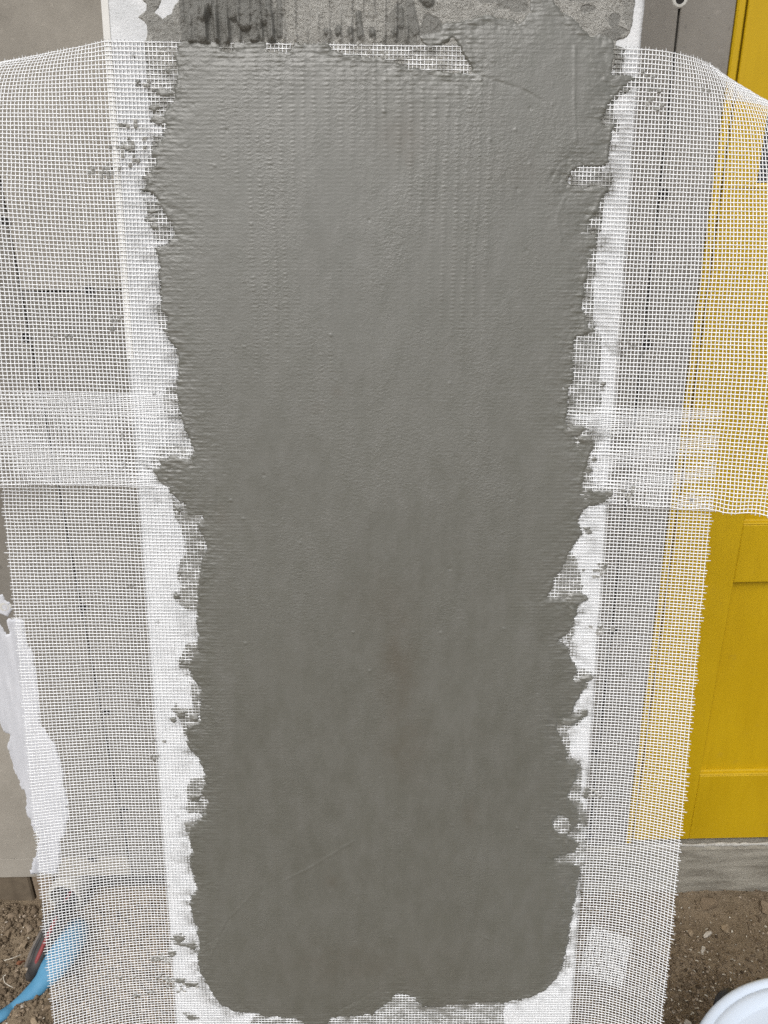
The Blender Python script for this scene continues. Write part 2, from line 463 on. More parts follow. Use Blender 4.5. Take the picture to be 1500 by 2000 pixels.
def screw(px, py, ring=0.0135, hole=0.0092, paste=False):
    p = on_y(px, py, WY)
    s = thing('screw_hole', None, None, (p[0], WY, p[2])); s.parent = wall; s.matrix_parent_inverse = wall.matrix_world.inverted()
    s.location = (p[0], WY, p[2]); s.matrix_parent_inverse = Matrix.Translation((0, -WY, 0))
    # a countersunk dowel: pale filler lip round a black recessed socket
    bm = bmesh.new()
    seg = 16
    prof = [(ring, 0.0002), (ring * 0.86, -0.0016), (hole * 1.08, -0.0022), (hole, -0.0004)]
    rings = []
    for r, dy in prof:
        rr = [bm.verts.new((math.cos(2 * math.pi * k / seg) * r * (1 + 0.06 * math.sin(3 * k + px)), dy, math.sin(2 * math.pi * k / seg) * r)) for k in range(seg)]
        rings.append(rr)
    for a, b in zip(rings[:-1], rings[1:]):
        for k in range(seg):
            bm.faces.new((a[k], a[(k + 1) % seg], b[(k + 1) % seg], b[k]))
    me = bpy.data.meshes.new('lip'); bmesh.ops.recalc_face_normals(bm, faces=bm.faces); bm.to_mesh(me); bm.free()
    o = bpy.data.objects.new('lip', me); C.objects.link(o); me.materials.append(M_PASTE if paste else M_BOARD_G); o.parent = s
    bm = bmesh.new()
    vs = [bm.verts.new((math.cos(2 * math.pi * k / seg) * hole, -0.0007, math.sin(2 * math.pi * k / seg) * hole)) for k in range(seg)]
    vb = [bm.verts.new((math.cos(2 * math.pi * k / seg) * hole * 0.6, -0.0003, math.sin(2 * math.pi * k / seg) * hole * 0.6)) for k in range(seg)]
    for k in range(seg):
        bm.faces.new((vs[k], vs[(k + 1) % seg], vb[(k + 1) % seg], vb[k]))
    bm.faces.new(vb)
    me = bpy.data.meshes.new('socket'); bmesh.ops.recalc_face_normals(bm, faces=bm.faces); bm.to_mesh(me); bm.free()
    o = bpy.data.objects.new('socket', me); C.objects.link(o); me.materials.append(M_DARK); o.parent = s
for q in ((8, 432), (52, 660), (110, 935), (162, 1185), (208, 1390), (243, 1580), (175, 568), (180, 1677),
          (1295, 380), (1263, 673), (1198, 1231), (1163, 1467), (1152, 1633)):
    screw(*q)
screw(1328, -2, 0.013, 0.0072, True)
screw(10, 1185, 0.015, 0.0062, True)

def wall_patch(name, poly_px, mat, thick, step=0.004, edge=0.004, jag=0.004, parent=None, Y=WY):
    """thin trowelled patch on the wall plane, outline traced, real thickness"""
    P = np.array([on_y(a, b, Y)[[0, 2]] for a, b in poly_px])
    x = np.arange(P[:, 0].min() - 0.02, P[:, 0].max() + 0.02, step); z = np.arange(P[:, 1].min() - 0.02, P[:, 1].max() + 0.02, step)
    X, Z = np.meshgrid(x, z)
    sdv = sdist(X, Z, P) + jag * fbm(X * 120, Z * 60, 3, 4) * 3 + jag * 2.4 * fbm(X * 70, Z * 14, 3, 14)
    H = -0.001 + (0.001 + thick) * sstep((sdv + 0.001) / edge)
    H = H + np.where(sdv > 0, thick * 1.5 * fbm(X * 90, Z * 9, 4, 8), 0)
    keep = (np.maximum.reduce([H[:-1, :-1], H[1:, :-1], H[:-1, 1:], H[1:, 1:]]) > -0.0006)
    ny, nx = X.shape
    i = (np.arange(ny - 1)[:, None] * nx + np.arange(nx - 1)[None])[keep]
    Q = np.stack([i, i + 1, i + 1 + nx, i + nx], -1)
    V = np.stack([X, Y - H, Z], -1).reshape(-1, 3)
    used, inv = np.unique(Q, return_inverse=True)
    return obj_from_mesh(name, np_mesh(name, V[used], inv.reshape(Q.shape)), mat, parent)
wall_patch('plaster_smear', [(-60, 1150), (0, 1219), (15, 1238), (20, 1236), (18, 1214), (25, 1210), (45, 1211), (48, 1228), (57, 1261), (70, 1282), (72, 1342),
    (76, 1384), (81, 1420), (99, 1438), (105, 1450), (117, 1480), (126, 1525), (133, 1570), (129, 1615), (118, 1642), (115, 1690), (113, 1706), (90, 1706),
    (62, 1704), (69, 1666), (75, 1642), (55, 1588), (48, 1549), (30, 1504), (15, 1459), (22, 1435), (6, 1426), (-8, 1400), (-60, 1380)],
    M_SMEAR, 0.0028, 0.003, parent=wall)
wall_patch('filler_collar', [(-30, 1160), (-5, 1163), (6, 1160), (8, 1172), (20, 1176), (24, 1190), (14, 1202), (0, 1199), (-30, 1196)], M_SMEAR, 0.0018, 0.002, 0.003, 0.002, wall)

# ------------------------------------------------------------------ base of the wall
pl = thing('concrete_plinth', 'weathered grey concrete plinth under the yellow door', 'plinth', (1.0, WY, 0))
box('sill_block', M_CONC, pl, 0.2, 2.6, WY - 0.012, WY + 0.2, -0.05, DZ0 - 0.008, 0.006)
M_BEAD = mat_plain('grey_white_mortar', (0.30, 0.29, 0.265), (0.46, 0.45, 0.42), 90, 0.85, 0.002)
def mortar_bead():
    xs = np.linspace(0.62, 2.4, 160)
    pts = [(x, WY - 0.004 + 0.004 * fbm(np.array(x * 20.), np.array(0.3), 3, 3), DZ0 - 0.006 + 0.004 * fbm(np.array(x * 30.), np.array(3.3), 3, 3)) for x in xs]
    obj_from_mesh('mortar_bead', tube_mesh('mortar_bead', pts, [0.0025 + 0.0035 * random.random() for _ in pts], 8), M_BEAD, pl)
mortar_bead()
tb = thing('timber_beam', 'dark timber bearer under the left wall board above the soil', 'beam', (-1.0, WY, 0))
xbl = on_y(64, 1725, WY + 0.02)[0]
box('beam', M_WOOD, tb, -2.6, xbl - 0.002, WY + 0.012, WY + 0.12, -0.05, zb_l - 0.003, 0.004)
box('end_block', mat_plain('lighter_timber', (0.16, 0.12, 0.082), (0.25, 0.195, 0.14), 25, 0.85, 0.002), tb, xbl + 0.001, xbl + 0.055, WY + 0.016, WY + 0.1, -0.05, zb_l - 0.005, 0.004)
box('footing', mat_plain('dark_footing', (0.05, 0.045, 0.038), (0.09, 0.08, 0.066), 18, 0.95, 0.004), tb, xbl + 0.058, -0.25, WY + 0.05, WY + 0.14, -0.05, zb_l - 0.002, 0.004)

# ------------------------------------------------------------------ yellow door
door = thing('yellow_door', 'yellow painted panelled door at the right with a dark glass pane', 'door', (0.9, WY, DZ0))
YL = WY + 0.004                                # front of the door leaf
YP = YL + 0.017                                # front of the recessed panels
GX = 0.5895                                    # gap between jamb and leaf
LX = GX + 0.0062
box('jamb', M_YEL, door, XJ, GX, WY - 0.004, WY + 0.09, DZ0, TOPZ, 0.0025)
box('gap_shade_strip', M_DARK, door, GX + 0.0004, LX - 0.0004, WY + 0.012, WY + 0.0035 + 0.045, DZ0, TOPZ, 0)  # black strip painted in for the shade inside the door gap
xs_ = on_y(1433, 1137, YL)[0]                  # stile edge
z_b1, z_b0 = on_y(1440, 1515, YL)[2], DZ0 + 0.004
z_l0, z_l1 = on_y(1450, 1138, YL)[2], on_y(1470, 1026, YL)[2]
z_g = on_y(1485, 368, YL)[2]
xg = on_y(1478, 366, YL)[0]
XR = 1.42
box('stile', M_YEL, door, LX, xs_, YL, YL + 0.045, z_b0, z_g - 0.0004, 0.0015)
box('upper_stile', M_YEL, door, LX, xg, YL, YL + 0.045, z_g, TOPZ, 0.0015)
box('stile', M_YEL, door, XR - 0.135, XR, YL, YL + 0.045, z_b0, TOPZ, 0.0015)
box('bottom_rail', M_YEL, door, xs_ + 0.0004, XR - 0.1354, YL + 0.0006, YL + 0.044, z_b0, z_b1, 0.0015)
box('lock_rail', M_YEL, door, xs_ + 0.0004, XR - 0.1354, YL + 0.0006, YL + 0.044, z_l0, z_l1, 0.0015)
box('glazing_rail', M_YEL, door, xs_ + 0.0004, XR - 0.1354, YL + 0.0006, YL + 0.044, z_g - 0.13, z_g, 0.0015)
box('door_panel', M_YEL, door, xs_ - 0.01, XR - 0.12, YP, YP + 0.01, z_b1 - 0.01, z_l0 + 0.01, 0)
box('door_panel', M_YEL, door, xs_ - 0.01, XR - 0.12, YP, YP + 0.01, z_l1 - 0.01, z_g - 0.12, 0)
box('glass_pane', M_GLASS, door, xg - 0.006, XR - 0.12, YP + 0.004, YP + 0.010, z_g - 0.01, TOPZ, 0)
def bead(z, name='panel_bead', x0=xs_):
    # sloped bead along the foot of a recessed panel
    bm = bmesh.new()
    pr = [(YP - 0.0005, z + 0.009), (YP - 0.005, z + 0.0085), (YP - 0.007, z + 0.005), (YL + 0.004, z + 0.004), (YL + 0.002, z + 0.0012), (YP - 0.0005, z + 0.001)]
    a = [bm.verts.new((x0 + 0.0006, y, zz)) for y, zz in pr]; b = [bm.verts.new((XR - 0.1356, y, zz)) for y, zz in pr]
    for k in range(len(pr)):
        bm.faces.new((a[k], a[(k + 1) % 6], b[(k + 1) % 6], b[k]))
    bm.faces.new(a); bm.faces.new(b[::-1])
    bm_obj(name, bm, M_YEL, door)
bead(z_b1); bead(z_l1); bead(z_g, 'glazing_bead', xg)
box('head_wall', M_BOARD_G, wall, XR + 0.03, 2.6, WY, WY + 0.05, DZ0 - 0.004, TOPZ, 0.002)
box('jamb', M_YEL, door, XR + 0.005, XR + 0.029, WY - 0.004, WY + 0.09, DZ0, TOPZ, 0.0025)

# ------------------------------------------------------------------ pillar frame: s across, t down, n out of the sloping face
W_ = 0.667
def face_pt(px, py):
    wpx = 1060 - 0.144 * py
    z = FPX * W_ / wpx
    return EYE + F_ * z + R_ * ((px - 750) * z / FPX) + U_ * ((1000 - py) * z / FPX)
O_ = face_pt(729.5, 1000)
eS = R_.copy()
eT = face_pt(729.5, 2000) - face_pt(729.5, 0); eT = eT - eS * (eT @ eS) * 0; eT /= np.linalg.norm(eT)
eN = np.cross(eT, eS); eN /= np.linalg.norm(eN)
if eN @ (EYE - O_) < 0: eN = -eN
eS = eS - eT * (eS @ eT); eS /= np.linalg.norm(eS)
def st(px, py):
    d = ray(px, py)
    k = ((O_ - EYE) @ eN) / (d @ eN)
    p = EYE + d * k - O_
    return np.array([p @ eS, p @ eT])
def stp(L): return np.array([st(*p) for p in L])
def world(S, T, N):
    return O_ + eS * np.asarray(S)[..., None] + eT * np.asarray(T)[..., None] + eN * np.asarray(N)[..., None]
HW = W_ / 2
T_TOP = st(730, -700)[1]
T_BOT = (O_[2] + 0.06) / -eT[2] if eT[2] < 0 else 1.5
base_pt = O_ + eT * T_BOT
pillar = thing('plastered_pillar', 'battered pillar of white board coated with fresh grey mortar', 'pillar', (base_pt[0], base_pt[1], 0))

def build_body():
    ts = np.linspace(T_TOP, T_BOT, 420); ss = np.linspace(-HW, HW, 140)
    S, T = np.meshgrid(ss, ts)
    S2 = S.copy()
    rag = 0.0035 * fbm(T[:, -1] * 45, T[:, -1] * 0 + 2, 4, 6)
    S2[:, -1] += np.clip(rag, -0.004, 0.002); S2[:, 0] += 0.0012 * fbm(T[:, 0] * 45, T[:, 0] * 0 + 7, 4, 6)
    N = 0.0007 * fbm(S * 60, T * 60, 4, 3)
    N[:, 0] -= 0.003; N[:, -1] -= 0.003
    V = world(S2, T, N)
    ny, nx = S.shape
    i = np.arange(ny - 1)[:, None] * nx + np.arange(nx - 1)[None]
    Q = np.stack([i, i + 1, i + 1 + nx, i + nx], -1).reshape(-1, 4)
    L = V[:, 0].copy(); R = V[:, -1].copy()
    Lb, Rb = L.copy(), R.copy(); Lb[:, 1] = Rb[:, 1] = WY - 0.0015
    Vs = np.concatenate([V.reshape(-1, 3), Lb, Rb]); n0 = ny * nx
    k = np.arange(ny - 1)
    Ql = np.stack([k * nx, (k + 1) * nx, n0 + k + 1, n0 + k], -1)
    Qr = np.stack([k * nx + nx - 1, n0 + ny + k, n0 + ny + k + 1, (k + 1) * nx + nx - 1], -1)
    Qt = np.array([[0, n0, n0 + ny, nx - 1]])
    me = np_mesh('board_core', Vs, np.concatenate([Q, Ql, Qr, Qt]))
    obj_from_mesh('board_core', me, M_WHITE, pillar)
build_body()
def strip(name, s0, s1, n0, n1, t0, t1, mat):
    bm = bmesh.new()
    vs = []
    for t in (t0, t1):
        for s, n in ((s0, n0), (s1, n0), (s1, n1), (s0, n1)):
            vs.append(bm.verts.new(tuple(world(s, t, n))))
    for k in range(4): bm.faces.new((vs[k], vs[(k + 1) % 4], vs[4 + (k + 1) % 4], vs[4 + k]))
    bm.faces.new(vs[:4]); bm.faces.new(vs[4:][::-1])
    return bm_obj(name, bm, mat, pillar)
strip('edge_strip', -HW - 0.0012, -HW + 0.0075, -0.02, 0.0012, T_TOP, st(200, 700)[1], M_EDGE)

# ------------------------------------------------------------------ mortar coats
FRESH = [(340, 77), (400, 76), (432, 77), (438, 96), (448, 97), (456, 78), (500, 78), (520, 79), (527, 97), (563, 97), (574, 79), (645, 80), (650, 95), (687, 103), (713, 103), (747, 112), (777, 117), (797, 132),
    (837, 134), (887, 137), (913, 142), (916, 137), (912, 130), (897, 104), (890, 87), (883, 78), (872, 88), (860, 97), (833, 99), (822, 90), (812, 69), (815, 52), (826, 60), (855, 59), (857, 43), (902, 40),
    (926, 33), (951, 26), (982, 28), (1003, 31), (1012, 40), (1023, 28), (1030, 10), (1037, -30), (1060, -60), (1088, -60), (1088, 0), (1089, 10), (1105, 25), (1120, 35), (1134, 52), (1145, 57),
    (1155, 66), (1176, 62), (1190, 72), (1200, 80), (1204, 92),
    (1205, 97), (1202, 117), (1198, 142), (1227, 147), (1243, 152), (1240, 163), (1213, 180), (1197, 197), (1185, 213), (1180, 230), (1182, 240), (1207, 240), (1200, 257), (1197, 283), (1193, 307), (1187, 323),
    (1163, 333), (1137, 330), (1120, 337), (1112, 350), (1113, 360), (1150, 359), (1193, 360), (1192, 372), (1177, 390), (1170, 413), (1153, 437), (1152, 450), (1172, 457), (1170, 477), (1163, 497), (1153, 520), (1147, 550), (1143, 577),
    (1142, 600), (1147, 620), (1153, 637), (1168, 630), (1160, 655), (1126, 663), (1125, 683), (1125, 700), (1122, 737), (1113, 767), (1110, 783), (1115, 803), (1107, 823), (1117, 843), (1127, 860), (1153, 847),
    (1163, 858), (1163, 870), (1157, 887), (1150, 907), (1140, 940), (1143, 953), (1180, 953), (1192, 963), (1183, 983), (1150, 993), (1137, 1003), (1133, 1017), (1137, 1033), (1143, 1043), (1133, 1053),
    (1117, 1073), (1103, 1103), (1083, 1140), (1073, 1162), (1100, 1167), (1118, 1166), (1133, 1152), (1135, 1177), (1128, 1200), (1123, 1220), (1110, 1237), (1097, 1250), (1110, 1260), (1117, 1280), (1127, 1297), (1128, 1313),
    (1123, 1327), (1147, 1313), (1155, 1317), (1143, 1337), (1133, 1363), (1120, 1383), (1117, 1398), (1130, 1391), (1142, 1387), (1144, 1397), (1135, 1408), (1118, 1420), (1103, 1412), (1088, 1417), (1097, 1433), (1107, 1460), (1113, 1483),
    (1133, 1488), (1132, 1500), (1130, 1517), (1117, 1543), (1112, 1558), (1123, 1563), (1128, 1577), (1137, 1600), (1133, 1610), (1112, 1628), (1132, 1645), (1127, 1660), (1107, 1670),
    (1087, 1678), (1133, 1687), (1137, 1700), (1133, 1720), (1128, 1750), (1122, 1783), (1115, 1817), (1107, 1857), (1100, 1887), (1087, 1913), (1063, 1937), (1030, 1950), (1000, 1957), (980, 1960), (950, 1958),
    (917, 1963), (880, 1965), (853, 1967), (823, 1967), (810, 1950), (790, 1942), (777, 1943), (753, 1963), (733, 1980), (707, 1985), (650, 1988), (637, 2005), (597, 2005), (590, 1993), (543, 1987), (513, 1987),
    (500, 1980), (483, 1980), (457, 1977), (430, 1963), (410, 1937), (397, 1913), (383, 1880), (387, 1850), (383, 1813), (378, 1800), (372, 1777), (370, 1757), (383, 1733), (377, 1713), (368, 1690), (372, 1660),
    (367, 1630), (370, 1613), (392, 1597), (403, 1563), (387, 1543), (398, 1527), (397, 1510), (387, 1483), (367, 1463), (360, 1433), (363, 1412), (387, 1410), (388, 1377), (390, 1343), (373, 1323), (365, 1300),
    (370, 1282), (385, 1270), (383, 1223), (383, 1190), (380, 1167), (387, 1133), (390, 1100), (403, 1073), (397, 1063), (388, 1040), (385, 1022), (393, 1012), (367, 1007), (360, 993), (340, 970), (320, 950),
    (303, 937), (302, 913), (347, 900), (367, 893), (375, 882), (367, 857), (353, 827), (343, 783), (340, 753), (347, 733), (343, 697), (333, 670), (320, 647), (322, 617), (308, 600), (312, 587), (310, 547),
    (307, 523), (302, 493), (302, 483), (328, 473), (338, 457), (333, 437), (313, 413), (302, 387), (273, 370), (283, 363), (293, 333), (303, 317), (303, 287), (313, 267), (320, 247), (317, 217), (337, 197), (342, 143)]
HOLE = [(1085, 1600), (1098, 1594), (1108, 1600), (1107, 1622), (1094, 1624), (1086, 1616)]
UNDER = [
    [(284, 95), (345, 85), (350, 160), (340, 230), (318, 252), (302, 244), (292, 200), (284, 160)],
    [(296, 268), (320, 262), (320, 330), (285, 365), (276, 350), (290, 310)],
    [(282, 392), (312, 400), (336, 440), (334, 470), (300, 470), (302, 440), (288, 420)],
    [(300, 590), (325, 600), (335, 670), (312, 640)],
    [(322, 760), (348, 745), (352, 800), (330, 812), (318, 800)],
    [(297, 897), (305, 875), (335, 868), (375, 872), (376, 905), (340, 915), (308, 945), (299, 925)],
    [(333, 972), (362, 985), (393, 1005), (402, 1075), (390, 1192), (365, 1195), (347, 1180), (338, 1168), (352, 1150), (346, 1120), (350, 1095), (362, 1075), (356, 1040), (341, 1008)],
    [(348, 1290), (362, 1258), (388, 1250), (388, 1300), (352, 1308)],
    [(368, 1330), (392, 1338), (392, 1385), (376, 1378)],
    [(335, 1385), (345, 1370), (352, 1382), (392, 1378), (390, 1420), (360, 1440), (352, 1410)],
    [(362, 1545), (372, 1520), (405, 1512), (406, 1590), (365, 1588)],
    [(360, 1608), (395, 1600), (375, 1640), (370, 1650)],
    [(1196, 90), (1222, 92), (1214, 150), (1228, 146), (1250, 156), (1240, 172), (1190, 205), (1176, 245), (1200, 250)],
    [(1180, 228), (1212, 232), (1208, 262), (1182, 250)],
    [(1118, 330), (1170, 325), (1197, 340), (1196, 368), (1115, 368)],
    [(1150, 380), (1185, 370), (1182, 410), (1170, 470), (1160, 560), (1160, 640), (1170, 650), (1140, 650), (1140, 560)],
    [(1122, 655), (1168, 648), (1174, 655), (1174, 800), (1165, 812), (1105, 808), (1118, 740)],
    [(1100, 815), (1150, 820), (1152, 850), (1168, 850), (1172, 880), (1152, 915), (1158, 945), (1190, 950), (1205, 962), (1192, 985), (1140, 960), (1135, 900)],
    [(1072, 1165), (1100, 1085), (1118, 1075), (1128, 1100), (1138, 1130), (1135, 1190), (1112, 1180)],
    [(1095, 1245), (1125, 1215), (1122, 1240), (1112, 1256)],
    [(1108, 1310), (1140, 1305), (1157, 1314), (1146, 1345), (1115, 1345)],
    [(1085, 1418), (1108, 1395), (1130, 1385), (1146, 1390), (1135, 1414), (1110, 1425), (1118, 1480), (1138, 1490), (1136, 1560), (1146, 1600), (1142, 1700), (1130, 1700), (1100, 1690), (1078, 1680), (1080, 1590), (1100, 1540), (1100, 1450)],
    [(500, 1975), (530, 1990), (560, 1985), (600, 1995), (600, 2015), (480, 2010)],
    [(640, 1990), (735, 1978), (772, 1942), (800, 1940), (828, 1966), (940, 1955), (985, 1958), (985, 2010), (640, 2020)],
]
BLOBS = [(212, 331, 13, 4), (232, 340, 8, 6), (247, 243, 7, 6), (252, 288, 14, 10), (296, 428, 16, 8), (304, 450, 10, 16), (270, 165, 6, 10), (262, 110, 5, 4),
    (350, 1837, 14, 12), (378, 1846, 12, 12), (335, 1862, 10, 8), (350, 1915, 14, 7), (372, 1922, 12, 8), (340, 1405, 8, 5),
    (1178, 1108, 7, 12), (1176, 1228, 7, 9), (1143, 1550, 8, 12), (1178, 752, 5, 10), (1150, 1040, 12, 4), (1145, 1032, 8, 4), (1132, 1345, 6, 8), (1140, 1393, 8, 6), (1172, 968, 10, 10), (375, 1985, 14, 8),
    (300, 770, 3, 2), (310, 640, 4, 4),
    (330, 905, 34, 17), (318, 922, 16, 14), (355, 905, 24, 12), (302, 215, 12, 8), (322, 182, 14, 7), (330, 140, 9, 7), (308, 235, 14, 9), (308, 300, 9, 12), (296, 348, 14, 10), (318, 396, 12, 6), (300, 414, 12, 5),
    (1125, 842, 22, 14), (1138, 856, 18, 8), (1125, 1170, 16, 12), (1118, 1190, 12, 10), (1148, 1325, 10, 8), (1112, 1408, 18, 8), (1128, 1402, 10, 6), (1190, 965, 10, 8), (1150, 920, 7, 6), (1160, 900, 5, 7), (362, 1295, 12, 7), (378, 1400, 10, 8),
    (356, 1395, 10, 6), (384, 1560, 12, 10), (352, 1120, 6, 8), (345, 1165, 7, 8), (350, 995, 8, 6), (1105, 1640, 6, 5), (1122, 1660, 5, 4)]
GRID = 0.0017
class Field: pass
def mortar_field():
    f = Field()
    t0, t1 = st(730, -80)[1], st(730, 2060)[1]
    ss = np.arange(-HW - 0.004, HW + 0.0041, GRID); ts = np.arange(t0, t1, GRID)
    f.ss, f.ts = ss, ts
    S, T = np.meshgrid(ss, ts)
    sdF = sdist(S, T, stp(FRESH))
    sdF = np.minimum(sdF, -sdist(S, T, stp(HOLE)))
    jit = 0.0075 * fbm(S * 95, T * 140, 3, 1) + 0.0034 * fbm(S * 420, T * 420, 2, 12)
    sdn = sdF + jit
    var = 0.0011 * fbm(S * 14, T * 9, 3, 21) + 0.0005 * fbm(S * 70, T * 30, 3, 23)
    near = np.exp(-np.clip(sdF, 0, 1) / 0.020)
    lump = near * (0.0024 * fbm(S * 75, T * 190, 3, 31) + 0.0016 * fbm(S * 260, T * 320, 2, 33)) + 0.0007 * np.exp(-((sdF - 0.006) / 0.004) ** 2) * sstep((fbm(S * 30, T * 30, 3, 35) - 0.02) / 0.15)
    H = -0.002 + (0.002 + 0.0027 + 0.0011 * sstep(sdF / 0.035) + var * 0.8 + lump) * sstep((sdn + 0.0012) / 0.0055)
    # broad trowel facets and a few drag scratches
    H += np.where(sdF > 0.004, 0.0006 * (vnoise(S * 9 + T * 2, T * 3.2, 41) - 0.5), 0)
    sc = [[(1075, 350), (1092, 320), (1120, 302)], [(1122, 95), (1120, 190), (1123, 280)], [(905, 138), (960, 158), (1015, 175), (1060, 200)],
          [(560, 1715), (610, 1690), (690, 1640)], [(655, 1975), (700, 1950), (745, 1925)], [(410, 1870), (440, 1800), (495, 1740)], [(420, 890), (426, 960), (424, 1000)], [(1110, 1020), (1140, 1000), (1180, 985)],
          [(390, 1850), (430, 1825), (450, 1790)], [(1095, 470), (1085, 430), (1105, 380)], [(520, 1690), (512, 1740)], [(938, 1823), (956, 1832)]]
    for k, L in enumerate(sc):
        d = pldist(S + 0.0012 * fbm(S * 60, T * 60, 2, k), T, stp(L))
        H += np.where(sdF > 0, 0.0006 * (0.3 + 1.2 * vnoise(S * 90, T * 90, k)) * np.exp(-(d / 0.0015) ** 2) * (1 if k % 2 else -1), 0)
    # crumbs
    for _ in range(70):
        cx, cy = random.uniform(300, 1180), random.uniform(100, 1950)
        c = st(cx, cy); r = random.uniform(0.0009, 0.0018)
        i0 = int((c[1] - t0) / GRID); j0 = int((c[0] - ss[0]) / GRID); k = 4
        sl = (slice(max(i0 - k, 0), i0 + k), slice(max(j0 - k, 0), j0 + k))
        H[sl] += np.where(sdF[sl] > 0.004, random.choice((1, -0.8)) * 0.0013 * np.exp(-((S[sl] - c[0]) ** 2 + (T[sl] - c[1]) ** 2) / r ** 2), 0)
    sdU = np.full(S.shape, -1.0)
    for L in UNDER: sdU = np.maximum(sdU, sdist(S, T, stp(L)))
    sdU = sdU + 0.006 * fbm(S * 120, T * 120, 3, 51) + 0.003 * fbm(S * 300, T * 300, 2, 53)
    HU = -0.002 + (0.002 + 0.0011 + 0.0016 * fbm(S * 160, T * 200, 3, 55)) * sstep((sdU + 0.002) / 0.004)
    HB = np.full(S.shape, -0.002)
    for kb, (x, y, a, b) in enumerate(BLOBS):
        c = st(x, y); e = st(x + a, y + b) - c
        d = np.sqrt(((S - c[0]) / e[0]) ** 2 + ((T - c[1]) / e[1]) ** 2) + 1.9 * fbm(S * 75, T * 190, 3, 61)
        top = 0.0055 if kb >= 26 else 0.0043
        HB = np.maximum(HB, -0.002 + (top + 0.0032 * fbm(S * 120, T * 260, 3, 63)) * sstep((1.15 - d) / 0.5))
    f.sdF = sdF
    f.H = np.maximum(np.maximum(H, HU), HB)
    f.thin = np.clip((np.maximum(HU, HB) > H) * 0.5 * (0.5 + fbm(S * 40, T * 40, 2, 71)) * 2, 0, 1)
    br = np.zeros(S.shape)
    for (x, y, a, b, k) in ((785, 265, 38, 42, 0.9), (800, 300, 14, 40, 0.5), (1000, 335, 60, 40, 0.25), (780, 1300, 40, 110, 0.7), (790, 1440, 45, 80, 0.6), (435, 1005, 16, 20, 0.5), (915, 1585, 14, 30, 0.5), (648, 1718, 16, 14, 0.4),
                            (660, 765, 14, 10, 0.4), (620, 795, 12, 10, 0.3), (620, 480, 20, 30, 0.2), (700, 1880, 200, 50, 0.3), (760, 1180, 60, 60, 0.35)):
        c = st(x, y); e = st(x + a, y + b) - c
        d2 = ((S - c[0]) / e[0]) ** 2 + ((T - c[1]) / e[1]) ** 2
        br = np.maximum(br, k * np.exp(-d2 * 1.2) * (0.75 + 1.2 * fbm(S * 50, T * 50, 3, 73)))
    f.brown = np.clip(br, 0, 1)
    up = sstep((st(730, 900)[1] - T) / 0.2)
    im = np.clip(0.75 * up * (0.25 + 0.75 * sstep((fbm(S * 8, T * 5, 4, 81) + 0.10) / 0.24)) * sstep((0.20 - S) / 0.08) * sstep((HW - 0.03 - np.abs(S)) / 0.05) + 0.12 * (1 - up) * sstep((fbm(S * 9, T * 9, 3, 83) - 0.02) / 0.2), 0, 1)
    f.imprint = im
    f.rowmark = np.clip(np.exp(-np.clip(sdF, 0, 1) / 0.026) + 0.08 * sstep((fbm(S * 7, T * 9, 3, 85) - 0.05) / 0.2), 0, 1)
    f.S, f.T = S, T
    return f
MF = mortar_field()
def field_mesh(name, S, T, H, mat, attrs, cut=-0.0012, parent=pillar, kind=None):
    keep = np.maximum.reduce([H[:-1, :-1], H[1:, :-1], H[:-1, 1:], H[1:, 1:]]) > cut
    ny, nx = S.shape
    i = (np.arange(ny - 1)[:, None] * nx + np.arange(nx - 1)[None])[keep]
    Q = np.stack([i, i + nx, i + 1 + nx, i + 1], -1)
    used, inv = np.unique(Q, return_inverse=True)
    V = world(S, T, H).reshape(-1, 3)[used]
    uv = np.stack([S, T], -1).reshape(-1, 2)[used]
    return obj_from_mesh(name, np_mesh(name, V, inv.reshape(Q.shape), {k: a.ravel()[used] for k, a in attrs.items()}, uv), mat, parent, kind)
field_mesh('mortar_coat', MF.S, MF.T, MF.H, M_FRESH, {'brown': MF.brown, 'thin': MF.thin, 'imprint': MF.imprint, 'rowmark': MF.rowmark})
def sample(F, s, t):
    j = np.clip((s - MF.ss[0]) / GRID, 0, len(MF.ss) - 1.001); i = np.clip((t - MF.ts[0]) / GRID, 0, len(MF.ts) - 1.001)
    i0 = i.astype(int); j0 = j.astype(int)
    a, b = i - i0, j - j0
    return (F[i0, j0] * (1 - b) + F[i0, j0 + 1] * b) * (1 - a) + (F[i0 + 1, j0] * (1 - b) + F[i0 + 1, j0 + 1] * b) * a

